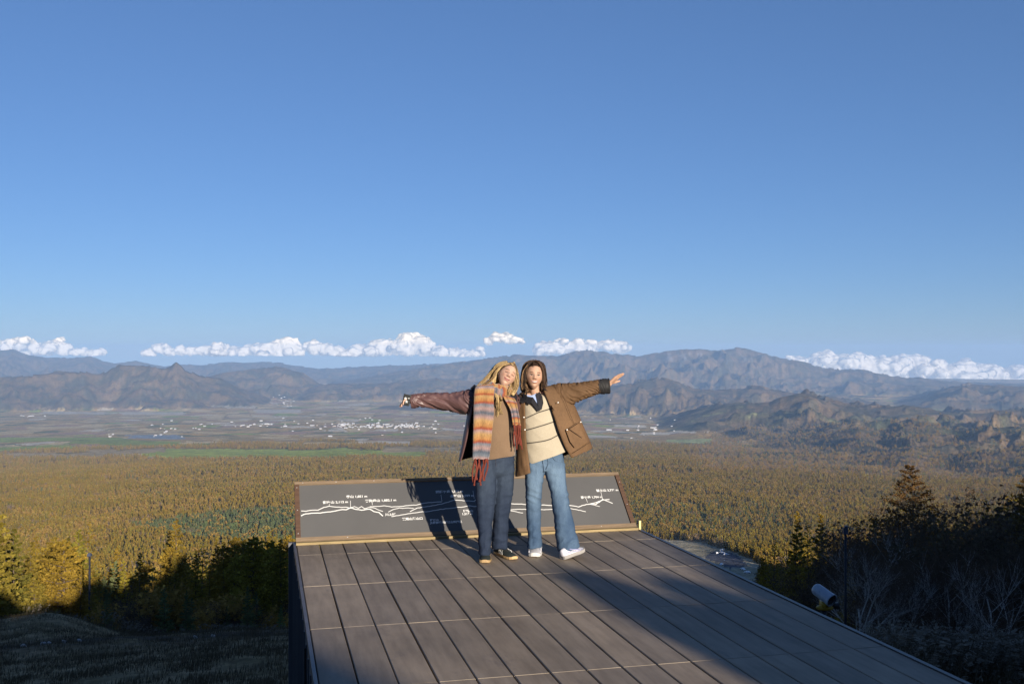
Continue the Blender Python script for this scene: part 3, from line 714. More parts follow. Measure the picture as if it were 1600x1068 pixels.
# ------------------------------------------------------------------ the wooden deck, built in its own directions: u to the right, v away
DA = math.atan(385 / F)
def duv(u, v, z=0.0): return Vector((u * math.cos(DA) - v * math.sin(DA), u * math.sin(DA) + v * math.cos(DA), z))
U0, U1, V0, V1 = .272, 3.615, -1.5, 9.38
def deckwood():
    t = NT('deck_board', .62, .35)
    oc = t.coord(); nz = t.noise(t.map(oc, (6, .7, 6)), 3, 6, .65); st = t.noise(oc, 1.1, 5, .6)
    oi = t.n('ShaderNodeAttribute'); oi.attribute_name = 'tone'
    c = t.ramp(nz, [(.3, (.185, .147, .106)), (.7, (.280, .228, .170))])
    c = t.mix(1, c, t.ramp(st, [(.35, (.78, .77, .76)), (.65, (1.12, 1.1, 1.08))]), 'MULTIPLY')
    c = t.mix(1, c, t.ramp(oi.outputs['Fac'], [(0, (.84, .85, .87)), (1, (1.14, 1.12, 1.08))]), 'MULTIPLY')
    wear = t.noise(t.map(oc, (1.6, .9, 1)), 2.2, 7, .75); c = t.mix(t.ramp(wear, [(.56, (0, 0, 0)), (.72, (.55, .55, .55))]), c, (.09, .075, .068))
    t.col(c); t.bump(t.noise(t.map(oc, (60, 2, 60)), 4, 4), .12, .002); return t.m
M_DECK = deckwood(); M_DARK = plain('dark_gap', (.012, .011, .010), .9)
deck = empty('deck', duv((U0 + U1) / 2, V1 / 2, -.02)); tag(deck, 'brown wooden viewing deck of long boards under the two women', 'deck')
deck.rotation_euler = (0, 0, DA); dI = Vector(((U0 + U1) / 2, V1 / 2, -.02))
NB = 16; bw = (U1 - U0) / NB; gap = .009
joints = [v for v in [V1 - .50 - 1.20 * k for k in range(12)] if v > V0]
jv = [V1] + joints + [V0]; rd = random.Random(5)
for k in range(NB):
    mb = MB(); tones = []
    u0 = U0 + k * bw + gap / 2; u1 = U0 + (k + 1) * bw - gap / 2
    for j in range(len(jv) - 1):
        a, b = jv[j] - .0015, jv[j + 1] + .0015
        z = rd.uniform(-.0008, .0003); dz = 0
        c = .004
        uu = [(u0, -c), (u0 + c, 0), (u1 - c, 0), (u1, -c), (u1, -.028), (u0, -.028)]
        du = rd.uniform(-.0015, .0015)
        rings = [[Vector((x + du, y, zz + z + (dz if y == a else 0))) - dI for (x, zz) in uu] for y in (a, b)]
        mb.loft(rings); tones += [rd.random()] * 12
    o = mb.build('board', M_DECK, deck); fattr(o.data, 'tone', tones)
mb = MB()
for v in joints: mb.box(Vector(((U0 + U1) / 2, v, -.0335)) - dI, (U1 - U0 - .02, .06, .01))
mb.box(Vector(((U0 + U1) / 2, (V0 + V1) / 2, -.055)) - dI, (U1 - U0 - .04, V1 - V0 - .02, .03))
mb.build('joist_bed', M_DARK, deck)
mb = MB()
for v in joints:
    for k in range(NB):
        if rd.random() < .85: mb.box(Vector((U0 + (k + .5) * bw, v, -.0022)) - dI, (bw - .016, .0032, .007))
mb.build('joint_strip', plain('pale_joint_strip', (.24, .20, .155), .6), deck)
def cladmat():
    t = NT('dark_metal_cladding', .5, .4); oc = t.coord(); n_ = t.noise(t.map(oc, (1, 1, .3)), 3, 5)
    t.col(t.ramp(n_, [(.3, (.060, .060, .066)), (.7, (.10, .10, .108))])); return t.m
M_CLAD = cladmat()
mb = MB()
# left side: standing-seam cladding from the deck edge down into the slope
y = V0
while y < V1 - .001:
    y2 = min(y + .30, V1 + .12)
    mb.box(Vector((U0 - .012, (y + y2) / 2, -2.02)) - dI, (.02, y2 - y - .012, 3.96)); mb.box(Vector((U0 - .026, y2 - .004, -2.02)) - dI, (.012, .018, 3.955)); y = y2
mb.box(Vector((U0 - .03, V1 + .13, -2.0)) - dI, (.07, .05, 4.0))
mb.build('side_cladding', M_CLAD, deck)
mb = MB(); mb.box(Vector((U0 - .012, (V0 + V1) / 2 + .06, -.018)) - dI, (.022, V1 - V0 + .1, .05)); mb.box(Vector((U1 + .016, (V0 + V1) / 2, -.03)) - dI, (.030, V1 - V0, .07)); mb.box(Vector((U1 + .05, (V0 + V1) / 2, -.055)) - dI, (.035, V1 - V0, .03))
mb.build('edge_trim', plain('bronze_trim', (.075, .066, .060), .4, .5), deck)
mb = MB(); mb.box(Vector((U1 + .005, (V0 + V1) / 2, -2.06)) - dI, (.02, V1 - V0 - .03, 3.9)); mb.box(Vector(((U0 + U1) / 2, V1 + .14, -2.1)) - dI, (U1 - U0 - .05, .02, 3.9))
mb.build('support_wall', M_CLAD, deck)
mb = MB(); mb.box(Vector((U0 - .036, 6.25, -.30)) - dI, (.01, .018, .5)); mb.build('drain_slot', M_DARK, deck)

# ------------------------------------------------------------------ the mountain-name board leaning back at the end of the deck
BA = math.atan2(.49, .55)
board = empty('panorama_board', duv((U0 + U1) / 2, V1 + .01, .0)); board.rotation_euler = (0, 0, DA)
tag(board, 'wide grey panorama board with white mountain outlines leaning at the end of the deck', 'sign board')
bo = Vector(((U0 + U1) / 2, V1 + .01, 0)); SLP = math.hypot(.49, .55) ; Rb = Matrix.Rotation(BA, 3, 'X')
BW = U1 - U0
def bp(a, b, c=0.0): return Vector((a, 0, 0)) + Rb @ Vector((0, b, c)) + Vector((0, .012, .012))     # a across from the centre, b up the face, c out of it
def bbox(mb, a0, a1, b0, b1, c0, c1, m=0):
    ps = [bp(a, b, c) for a in (a0, a1) for b in (b0, b1) for c in (c0, c1)]
    mb.add(ps, [(0, 1, 3, 2), (4, 6, 7, 5), (0, 4, 5, 1), (2, 3, 7, 6), (0, 2, 6, 4), (1, 5, 7, 3)], m)
h2 = BW / 2
mb = MB(); bbox(mb, -h2 + .045, h2 - .045, .05, SLP - .036, -.02, -.004)
def panmat():
    t = NT('grey_board_face', .55, .3); t.col(t.ramp(t.noise(t.coord(), 1.5, 4), [(.3, (.078, .077, .076)), (.7, (.092, .091, .089))])); return t.m
mb.build('panel', panmat(), board)
def oldwood(name, c1, c2):
    t = NT(name, .75, .2); nz = t.noise(t.map(t.coord(), (1.2, 14, 14)), 4, 6, .7)
    t.col(t.ramp(nz, [(.3, c1), (.7, c2)])); t.bump(nz, .3, .003); return t.m
M_FR = oldwood('weathered_frame', (.12, .085, .055), (.22, .162, .105)); M_RUST = oldwood('rusty_brown_frame', (.058, .034, .023), (.105, .062, .040))
mb = MB(); bbox(mb, -h2, h2, SLP - .036, SLP, -.05, .012); mb.build('frame', M_FR, board)
mb = MB(); bbox(mb, -h2, h2, .006, .05, -.05, .018); mb.build('frame', M_FR, board)
mb = MB(); bbox(mb, -h2, -h2 + .045, .05, SLP - .036, -.05, .012); mb.build('frame', M_RUST, board)
mb = MB(); bbox(mb, h2 - .045, h2, .05, SLP - .036, -.05, .012); mb.build('frame', M_RUST, board)
mb = MB(); mb.box((0, -.018, .012), (BW, .05, .022)); mb.build('bottom_ledge', oldwood('mossy_ledge', (.16, .12, .055), (.30, .23, .12)), board)
mb = MB()                                            # body behind the face, closing it to the deck
p = [Vector((s * (h2 - .006), y, z)) for s in (-1, 1) for (y, z) in ((.02, .0), (.58, .0), (.58, .465), (.545, .465), (.03, .012))]
mb.add(p, [(0, 1, 2, 3, 4), (9, 8, 7, 6, 5), (0, 5, 6, 1), (1, 6, 7, 2), (2, 7, 8, 3), (3, 8, 9, 4), (4, 9, 5, 0)])
mb.build('back_box', M_CLAD, board)
mb = MB()
for a, b in ((-h2 + .022, .1), (-h2 + .022, .38), (-h2 + .022, .66), (-.9, SLP - .018), (-h2 + .4, SLP - .018), (.4, SLP - .018), (h2 - .022, .3), (h2 - .022, .6), (-1.2, .028), (.3, .028), (1.3, .028), (-h2 + .08, SLP - .018), (-h2 + .06, .3)):
    mb.ball(bp(a, b, .0135 if b != .028 else .0195), (.006, .006, .003), seg=8, rings=4)
mb.build('screws', plain('bright_screws', (.5, .5, .5), .3, .6), board)
mb = MB(); mb.box((h2 + .022, -.012, .035), (.02, .03, .11)); mb.build('corner_peg', plain('pale_yellow_peg', (.62, .50, .22), .6), board)
# white outlines: photo pixels carried onto the board's own plane
def on_board(px, py):
    ray = Vector(((px - 800) / F, 1, (HOR - py) / F)); o3 = Vector((0, 0, EYE))
    Rz = Matrix.Rotation(DA, 3, 'Z'); org = duv(*bo[:2], 0)
    n = Rz @ (Rb @ Vector((0, 0, 1))); p0 = org + Rz @ bp(0, 0, 0)
    tt = n.dot(p0 - o3) / n.dot(ray); q = Rz.transposed() @ (o3 + ray * tt - org) - Vector((0, .012, .012)); q2 = Rb.transposed() @ q
    return q2.x, q2.y
M_WHITE = plain('white_print', (.60, .60, .58), .6, .2, .03)
def rline(mb, pts, w, wob=.0030, seed=1):
    w *= .78
    rr = random.Random(seed); P = [on_board(*p) for p in pts]; Q = []
    for i in range(len(P) - 1):
        (x0, y0), (x1, y1) = P[i], P[i + 1]; n = max(1, int(math.hypot(x1 - x0, y1 - y0) / .022))
        for k in range(n): Q.append((x0 + (x1 - x0) * k / n, y0 + (y1 - y0) * k / n + rr.uniform(-wob, wob)))
    Q.append(P[-1])
    for i in range(len(Q) - 1):
        (x0, y0), (x1, y1) = Q[i], Q[i + 1]; L = math.hypot(x1 - x0, y1 - y0) or 1; nx, ny = -(y1 - y0) / L * w / 2, (x1 - x0) / L * w / 2
        ex, ey = (x1 - x0) / L * w * .3, (y1 - y0) / L * w * .3; z = -.0025 + .00002 * (i % 7)
        mb.add([bp(x0 - nx - ex, y0 - ny - ey, z), bp(x1 - nx + ex, y1 - ny + ey, z), bp(x1 + nx + ex, y1 + ny + ey, z), bp(x0 + nx - ex, y0 + ny - ey, z)], [(0, 1, 2, 3)])
mb = MB()
rline(mb, [(471, 797), (478, 798), (487, 796), (497, 796), (506, 792), (514, 789.5), (520, 791), (530, 791.5), (541, 791.5), (548, 793)], .011, seed=1)
rline(mb, [(471, 805), (478, 801.5), (500, 800.5), (520, 798), (535, 795.5), (541, 795.5), (548, 792), (556, 794.5), (565, 796), (578, 794.5), (584, 798), (592, 799.5), (598, 805)], .014, seed=2)
rline(mb, [(548, 792), (554, 790.5), (560, 793), (565, 790.5), (570, 794), (576, 791.5), (583, 792), (590, 795), (598, 798)], .009, seed=3)
rline(mb, [(578, 790.5), (600, 789.5), (612, 791), (630, 789.8), (650, 788), (662, 785.5), (675, 784), (690, 783)], .010, seed=4)
rline(mb, [(607, 799), (614, 795.5), (624, 793), (634, 792.8), (646, 793.3)], .009, seed=5)
rline(mb, [(641, 798.5), (652, 792.5), (668, 790.5), (680, 788.5), (690, 786.5), (700, 783.5), (710, 780.5), (728, 781.5), (742, 782.5)], .010, seed=6)
rline(mb, [(612, 806), (630, 803), (641, 801), (656, 799), (672, 798), (685, 795.5), (700, 793.5), (712, 792), (725, 791), (734, 789), (742, 790.8)], .010, seed=7)
rline(mb, [(742, 780.5), (760, 779), (780, 784), (800, 786), (812, 786.5), (830, 788), (850, 788), (865, 789.5), (880, 788.5), (892, 789), (904, 791), (913, 788), (924, 786), (932, 784.5), (942, 780), (952, 779.5)], .012, seed=8)
rline(mb, [(924, 786.5), (931, 787), (942, 779.5), (948, 781.5), (957, 785.5)], .012, seed=9)
rline(mb, [(920, 786.5), (928, 788), (937, 790.5)], .008, seed=10)
rline(mb, [(742, 790), (770, 796), (798, 796), (812, 794.5), (830, 795), (850, 795.5), (880, 794), (892, 793.5), (904, 796), (915, 798.5)], .010, seed=11)
rline(mb, [(797, 797), (806, 798.5), (817, 800.5)], .009, seed=12)
for a, b in (((514.5, 786), (514.5, 789.5)), ((547.5, 781.5), (547.8, 792)), ((581.5, 783.5), (581.8, 788)), ((689, 772), (690.5, 782)), ((710, 777), (710.5, 780)), ((739, 766), (741, 778)), ((916, 778), (918, 784)), ((939, 768), (941.5, 779)), ((733.5, 792), (734.5, 793))):
    rline(mb, [a, b], .005, 0)
mb.build('mountain_outlines', M_WHITE, board)
# lettering: name and height of each peak
try: JF = bpy.data.fonts.load(next(p for p in [] if p))
except Exception: JF = None
def btext(s, px, py, size, name='lettering', font=None):
    cu = bpy.data.curves.new(name, 'FONT'); cu.body = s; cu.size = size; cu.align_x = 'LEFT'; cu.offset = .0012
    o = bpy.data.objects.new(name, cu); C.objects.link(o); dg = bpy.context.evaluated_depsgraph_get()
    me = bpy.data.meshes.new_from_object(o.evaluated_get(dg)); bpy.data.objects.remove(o); me.materials.clear(); me.materials.append(M_WHITE)
    x, y = on_board(px, py); V_ = coords(me); me2 = me
    setco(me2, np.array([tuple(bp(x + v[0], y + v[1], -.0022)) for v in V_])); ob = link(name, me2, board); return ob
for s, px, py, sz in [('御座山 2,112 m', 504.5, 786, .046), ('男山 1,851 m', 541, 777, .046), ('天狗岳山 1,882.1 m', 570.5, 783.5, .046), ('川上村', 602, 804.7, .042), ('横尾山登山口', 628.5, 811.7, .042),
                      ('国師ケ岳 2,592 m', 681, 769.5, .046), ('金峰山 2,599 m', 703.5, 776, .046), ('瑞牆山', 724, 799.2, .042), ('1,213 m', 722, 803.6, .042), ('野辺山', 672, 813.2, .036), ('JR最高地点野辺山駅周辺', 672.5, 817.4, .036),
                      ('茅ケ岳 1,704 m', 908, 778, .044), ('富士山 3,776 m', 932, 767.2, .046)]:
    btext(s, px, py, sz * .80)

# ------------------------------------------------------------------ snow cannon, lamp poles
def snowgun():
    Yc = 19.0; c = at(1287, 928, Yc); gz = float(ground(c.x, c.y)[0])
    g = empty('snow_cannon', (c.x, c.y, gz)); tag(g, 'white snow cannon barrel on yellow mount in the shaded wood', 'snow cannon')
    d = Vector((.50, -.80, -.36)).normalized(); q = d.to_track_quat('Z', 'Y').to_matrix()
    cz = c.z - gz; cc = Vector((0, 0, cz))
    def ring(z, r_, n=28): return [cc + q @ Vector((r_ * math.cos(2 * math.pi * k / n), r_ * math.sin(2 * math.pi * k / n), z)) for k in range(n)]
    mb = MB(); prof = [(-.22, .07), (-.22, .095), (-.19, .115), (-.1, .120), (.12, .122), (.20, .130), (.215, .130), (.215, .110), (-.18, .09)]
    mb.loft([ring(z, r_) for z, r_ in prof], caps=False)
    t = NT('scuffed_white_enamel', .4, .5); nz = t.noise(t.coord(), 9, 5, .7); t.col(t.ramp(nz, [(.3, (.07, .08, .11)), (.38, (.26, .30, .36)), (.7, (.36, .39, .43))]))
    mb.build('barrel', t.m, g, True)
    bk = plain('black_grille', (.02, .02, .022), .5)
    mb = MB(); mb.loft([ring(.19, .112), ring(.17, .05), ring(.10, .05), ring(.10, .001)], caps=False)
    for r_ in (.105, .08, .05): 
        for k in range(28):
            a = cc + q @ Vector((r_ * math.cos(2 * math.pi * k / 28), r_ * math.sin(2 * math.pi * k / 28), .222)); b = cc + q @ Vector((r_ * math.cos(2 * math.pi * (k + 1) / 28), r_ * math.sin(2 * math.pi * (k + 1) / 28), .222)); mb.tube([a, b], .004, 5)
    for k in range(8):
        an = 2 * math.pi * k / 8; mb.tube([cc + q @ Vector((.11 * math.cos(an), .11 * math.sin(an), .222)), cc + q @ Vector((0, 0, .222))], .004, 5)
    mb.build('nozzle_grille', bk, g)
    mb = MB(); mb.ball(cc + Vector((.02, .0, -.25)), (.17, .11, .055)); mb.box(cc + Vector((0, 0, -.18)), (.10, .24, .10)); mb.build('yellow_mount', plain('yellow_paint', (.30, .18, .015), .5), g, True)
    mb = MB(); mb.tube([cc + Vector((0, 0, -.26)), Vector((0, 0, -.3))], [.05, .06], 12); mb.box(cc + Vector((.22, .05, -.22)), (.16, .12, .10)); mb.build('stand', bk, g, True)
snowgun()
def pole(px, pytop, Y, label, w=.06, name='lamp_post'):
    x = (px - 800) / F * Y; gz = float(ground(x, Y)[0]); zt = EYE + (HOR - pytop) / F * Y
    g = empty(name, (x, Y, gz)); tag(g, label, 'lamp post'); bk = plain('dark_pole_paint', (.015, .017, .024), .6)
    mb = MB(); mb.tube([(0, 0, -.3), (0, 0, zt - gz)], [w, w * .8], 12); mb.build('pole', bk, g, True)
    mb = MB(); mb.box((0, 0, zt - gz + .06), (w * 3.2, w * 2.4, .14)); mb.box((0, -.03, zt - gz + .15), (w * 2, w * 2, .05)); mb.build('lamp_head', plain('dark_lamp_head', (.05, .06, .09), .4), g)
pole(1321, 833, 22, 'dark post standing between the snow cannon and the leaning birch', .032)
pole(140, 868, 58, 'thin grey lamp pole at the edge of the shadow on the left', .07)
# unseen shrubs added behind the viewpoint to cast shade over the right of the deck
def clipped(p, t_, rad, top, label):
    x = p * math.cos(R(SUN_AZ)) - t_ * math.sin(R(SUN_AZ)); y = p * math.sin(R(SUN_AZ)) + t_ * math.cos(R(SUN_AZ))
    gz = float(ground(x, y)[0]); o = empty('shade_shrub', (x, y, gz)); tag(o, label, 'shade caster')
    r_ = np.random.default_rng(int(rad * 100)); n = int(16000 * rad); h = top - gz
    u = r_.random(n); an = r_.random(n) * 6.283; prof_ = np.where(u > .86, np.sqrt(np.clip(1 - ((u - .86) / .14) ** 2, 0, 1)), 1.0) * rad; q_ = prof_ * np.sqrt(r_.random(n) * .6 + .4)
    P = np.stack([q_ * np.cos(an), q_ * np.sin(an), u * h], 1); a = r_.normal(0, 1, (n, 3)); a /= np.linalg.norm(a, axis=1)[:, None]; b = np.cross(a, r_.normal(0, 1, (n, 3))); b /= np.linalg.norm(b, axis=1)[:, None]
    Vv = np.stack([P - b * .07, P + b * .07, P + a * .13], 1).reshape(-1, 3); me = npmesh('foliage', Vv, np.arange(3 * n).reshape(-1, 3), (M_PINE,), False); fattr(me, 'tint', np.full(3 * n, .5)); link('foliage', me, o)
    mb = MB(); mb.tube([(0, 0, 0), (0, 0, h * .9)], [rad * .85, rad * .8], 12); mb.build('shade_core', M_BARK, o, True)  # thick solid core added so that no sun passes
clipped(3.80, -13.2, .34, TE * (13.2 + 6.95), 'unseen slim shrub column added uphill to shade the deck')
clipped(4.35, -13.4, .34, TE * (13.4 + 6.40), 'unseen shorter shrub added between the slim column and the broad one to shade the deck')
clipped(5.25, -13.5, .78, TE * (13.5 + 6.75), 'unseen broad shrub added next to the slim column to shade the deck')
clipped(6.9, -13.0, .95, TE * (13.0 + 8.2), 'unseen large shrub added to the right in the uphill row to shade the deck')
clipped(6.1, -14.5, .5, TE * (14.5 + 7.2), 'unseen narrow shrub added beside the broad one to shade the deck')
clipped(9.0, -14.0, 1.2, TE * (14.0 + 9.2), 'unseen wide rounded shrub added at the far right to shade the deck')

# ------------------------------------------------------------------ tall silver grass on the right, tufts on the turf crest
def grass(name, label, pts, h, seed, col, plume=True, n_per=9):
    r_ = np.random.default_rng(seed); Vs = []; tn = []; pt = np.array(pts); n = len(pt) * n_per
    base = np.repeat(pt, n_per, 0) + r_.normal(0, .12, (n, 3)) * np.array([1, 1, 0]); H = h * (.55 + .55 * r_.random(n))
    an = r_.random(n) * 6.283; lean = .12 + .35 * r_.random(n); d = np.stack([np.cos(an) * .6 + .5, np.sin(an) * .6, 0 * an], 1)
    sd = np.stack([-np.sin(an), np.cos(an), 0 * an], 1) * .007; prev = base
    segs = 4; quads = []
    for k in range(segs + 1):
        u = k / segs; P = base + np.array([0, 0, 1.0]) * (H * u)[:, None] + d * (lean * H * u ** 2.2)[:, None]; w_ = (1 - u * .8)
        quads.append((P - sd * w_, P + sd * w_))
    Vv = np.stack([q for pr in quads for q in pr], 1).reshape(-1, 3); m = 2 * (segs + 1); b0 = (np.arange(n) * m)[:, None]
    F_ = np.concatenate([b0 + np.array([[2 * k, 2 * k + 1, 2 * k + 3, 2 * k + 2]]) for k in range(segs)], 0)
    tint = np.full(len(Vv), .35)
    if plume:
        sel = np.where(r_.random(n) < .45)[0]; tip = base + np.array([0, 0, 1.0]) * H[:, None] + d * (lean * H)[:, None]
        for rep in range(6):
            f = r_.random(len(sel)); c = tip[sel] + (d[sel] * .10 + np.array([0, 0, .05])) * (rep / 6) + np.array([0, 0, -.10]) * (1 - rep / 6); a = d[sel] * .07 + r_.normal(0, .02, (len(sel), 3)); s_ = r_.normal(0, 1, (len(sel), 3)) * .008
            q = np.stack([c - s_, c + s_, c + s_ + a, c - s_ + a], 1).reshape(-1, 3); b = len(Vv); Vv = np.vstack([Vv, q]); F_ = np.vstack([F_, b + np.arange(len(q)).reshape(-1, 4)]); tint = np.concatenate([tint, np.full(len(q), 1.0)])
    me = npmesh(name, Vv, F_, (col,), False); fattr(me, 'tint', tint); o = link(name, me); tag(o, label, kind='stuff')
def grassmat():
    t = NT('dry_silver_grass', .8, .2); g = t.n('ShaderNodeAttribute'); g.attribute_name = 'tint'; nz = t.noise(t.coord(), .8, 3)
    c = t.ramp(g.outputs['Fac'], [(0, (.065, .048, .026)), (.5, (.11, .085, .05)), (1, (.17, .145, .11))]); t.col(t.mix(1, c, t.ramp(nz, [(.3, (.7, .7, .7)), (.7, (1.2, 1.2, 1.2))]), 'MULTIPLY')); return t.m
M_GR = grassmat(); rg = np.random.default_rng(3)
P_ = []
for i in range(2600):
    Y = rg.uniform(11.5, 22); x = rg.uniform(.34, .60) * Y + rg.normal(0, .3)
    if x < .30 * Y + 1.0: continue
    P_.append((x, Y))
P_ = np.array(P_); dn = fbm(P_[:, 0] / 1.8, P_[:, 1] / 1.8, 3, 400); P_ = P_[(dn > -.35) & (P_[:, 1] > 13.2 + 1.2 * dn)]
grass('silver_grass', 'tall dry silver grass with feathery plumes right of the deck', np.column_stack([P_, ground(P_[:, 0], P_[:, 1])]), 1.0, 5, M_GR)
P_ = []
for i in range(900):
    px = rg.uniform(-20, 460); Y = rg.uniform(40, 50); P_.append(((px - 800) / F * Y, Y))
P_ = np.array(P_); dn = fbm(P_[:, 0] / 3, P_[:, 1] / 3, 3, 401); P_ = P_[dn > .12]
grass('crest_weeds', 'dry weeds along the crest of the turf slope', np.column_stack([P_, ground(P_[:, 0], P_[:, 1])]), .55, 6, M_GR, n_per=6)
# short turf tufts over the visible slope
P_ = []
for i in range(26000):
    Y = 12 + 36 * rg.random() ** 1.3; px = rg.uniform(-30, 470) if rg.random() < .8 else rg.uniform(1380, 1640)
    P_.append(((px - 800) / F * Y, Y))
P_ = np.array(P_); dn = fbm(P_[:, 0] / .9, P_[:, 1] / .6, 3, 402) + .4 * fbm(P_[:, 0] / 6, P_[:, 1] / 2, 2, 403); P_ = P_[dn > -.05]
grass('turf', 'short dull turf tufts on the shaded slope', np.column_stack([P_, ground(P_[:, 0], P_[:, 1])]), .10, 8, M_GR, plume=False, n_per=4)
mb = MB()
for (px, py) in ((35, 996), (38, 994), (66, 994.5), (70, 994), (77, 993.5), (100, 994.5), (101, 996), (333, 993), (305, 997), (124, 1004)):
    Y = 26; p = at(px, py, Y); z = float(ground(p.x, Y)[0]); mb.ball((p.x, Y, z + .05), (.045 + .03 * rg.random(), .03, .04), Matrix.Rotation(rg.uniform(-.6, .6), 3, 'Y'), 8, 5)
    
so_ = mb.build('pale_stones', plain('pale_stone', (.35, .34, .32), .8), None, True); tag(so_, 'small pale stones lying along the bare track', kind='stuff')

# ------------------------------------------------------------------ houses far out on the plain
def housem(l, w_, h, col_, roof):
    mb = MB(); mb.box((0, 0, h / 2), (l, w_, h), m=0)
    mb.add([(-l / 2 - .3, -w_ / 2 - .4, h), (l / 2 + .3, -w_ / 2 - .4, h), (l / 2 + .3, 0, h + w_ * .28), (-l / 2 - .3, 0, h + w_ * .28), (l / 2 + .3, w_ / 2 + .4, h), (-l / 2 - .3, w_ / 2 + .4, h)],
           [(0, 1, 2, 3), (3, 2, 4, 5), (0, 3, 5), (1, 4, 2), (0, 5, 4, 1)], 1)
    return mb.mesh('house', [plain('house_wall', col_, .8), plain('house_roof', roof, .6)])
HM = [housem(22, 12, 6, (.40, .39, .37), (.35, .36, .40)), housem(32, 14, 7, (.40, .39, .37), (.48, .50, .54)), housem(16, 11, 6, (.50, .46, .40), (.22, .14, .12)), housem(48, 16, 6, (.40, .39, .37), (.60, .62, .65)), housem(18, 10, 8, (.40, .39, .37), (.16, .18, .24))]
HL = [('white walled house with grey roof', 'house'), ('long white shed with pale roof', 'shed'), ('beige house with red-brown roof', 'house'), ('long pale greenhouse shed', 'shed'), ('white house with dark blue roof', 'house')]
zones = [((400, 735, 650, 682), 55, 'scattered round the valley town', 'buildings scattered round the valley town'), ((500, 690, 661, 671), 105, 'in the valley town left of the women', 'buildings of the valley town'), ((425, 462, 614, 636), 26, 'in the side valley between the mountains', 'buildings in the side valley'),
         ((225, 300, 655, 684), 14, 'among the left woods and fields', 'buildings among the left woods'), ((20, 90, 648, 652), 9, 'at the left mountain foot', 'buildings at the foot of the left mountain'),
         ((290, 490, 655, 672), 30, 'between left woods and valley town', 'buildings between woods and town'), ((940, 1100, 650, 690), 20, 'on the plain right of the women', 'buildings right of the women'), ((160, 185, 677, 682), 4, 'beside the far left green fields', 'buildings beside the green fields')]
rh = random.Random(12); nh = 0
for (x0, x1, y0, y1), n, where, grp in zones:
    n_ok = 0; tries = 0
    while n_ok < n and tries < n * 8:
        tries += 1
        px, py = rh.triangular(x0, x1), rh.triangular(y0, y1); gx, gy = px_to_ground(px, py)
        z = float(ground(gx, gy)[0]); vis_ = HOR + F * (EYE - z) / gy
        if abs(vis_ - py) > 9: continue
        k = rh.choice((0, 0, 1, 1, 2, 3, 4)); o = link('house' if HL[k][1] == 'house' else 'shed', HM[k]); s_ = rh.uniform(.38, .80)
        o.location = (gx, gy, z - .5); o.rotation_euler = (0, 0, rh.choice((0, .2, -.3, 1.4, .9))); o.scale = (s_, s_, s_ * 1.1)
        tag(o, HL[k][0] + ' ' + where, HL[k][1], grp + ', ' + HL[k][0]); n_ok += 1; nh += 1
print('houses', nh)
# cars and small trees on the car park below
CARM = None
def car_mesh():
    mb = MB(); side = [(-2.1, .3), (-2.1, .75), (-1.9, .85), (-1.2, .9), (-.6, 1.4), (.9, 1.42), (1.6, .95), (2.0, .85), (2.1, .6), (2.1, .3)]
    mb.loft([[Vector((x, y * (.82 if z > 1 else 1), z)) for x, z in side] for y in (-.85, .85)])
    return mb.mesh('body', [plain('car_paint', (.75, .75, .76), .3, .5)])
def wheel_mesh():
    mb = MB()
    for x in (-1.3, 1.3):
        for y in (-.84, .84): mb.tube([(x, y - .1, .32), (x, y + .1, .32)], .32, 12)
    return mb.mesh('wheels', [M_DARK])
cb_, cw_ = car_mesh(), wheel_mesh()
for i, (px, py, lb) in enumerate([(1128.5, 865, 'white car at the top edge of the car park'), (1120.5, 871, 'white car at the left edge of the car park'), (1128, 870, 'white car in the middle row of the car park'), (1134.5, 873, 'brightest white car in the front row of the car park'),
                                  (1127.5, 886, 'white car beside the deck edge'), (1160.5, 891.5, 'white car standing alone among dark tree shade'), (1167.5, 896, 'pinkish white car farthest right by the car park')]):
    gx, gy = px_to_ground(px, py); z = float(ground(gx, gy)[0]); o = empty('parked_car', (gx, gy, z), .6 + i * .9); tag(o, lb, 'car', 'cars on the car park below'); o.scale = (1.25,) * 3; link('body', cb_, o); link('wheels', cw_, o)

# ------------------------------------------------------------------ clouds beyond the haze
def cloudmat():
    t = NT('cloud', 1.0, 0.0, (.86, .80, .71)); t.b.inputs['Subsurface Weight'].default_value = 0
    oc = t.coord(); nz = t.noise(oc, .0007, 5, .55); t.bump(nz, .35, 300)
    tr = t.n('ShaderNodeBsdfTranslucent'); tr.inputs[0].default_value = (.80, .77, .72, 1)
    ms = t.n('ShaderNodeMixShader'); ms.inputs[0].default_value = .45; t.l(t.b.outputs[0], ms.inputs[1]); t.l(tr.outputs[0], ms.inputs[2])
    # ragged, thinning rims: air shows through where the cloud turns away or its noise is thin
    lw = t.n('ShaderNodeLayerWeight'); lw.inputs[0].default_value = .35; n2_ = t.noise(oc, .0022, 6, .7)
    a = t.math('ADD', lw.outputs['Facing'], t.math('MULTIPLY', t.math('SUBTRACT', n2_, .5), .9)); al = t.ramp(a, [(.14, (0, 0, 0)), (.66, (1, 1, 1))])
    tp = t.n('ShaderNodeBsdfTransparent'); m2 = t.n('ShaderNodeMixShader'); t.l(al, m2.inputs[0]); t.l(ms.outputs[0], m2.inputs[1]); t.l(tp.outputs[0], m2.inputs[2]); t.l(m2.outputs[0], t.out.inputs[0]); return t.m
M_CLOUD = cloudmat(); CD = 46000.0
ico = bmesh.new(); bmesh.ops.create_icosphere(ico, subdivisions=4, radius=1); ico.verts.ensure_lookup_table()
IV = np.array([v.co[:] for v in ico.verts]); IF = np.array([[v.index for v in f.verts] for f in ico.faces]); ico.free()
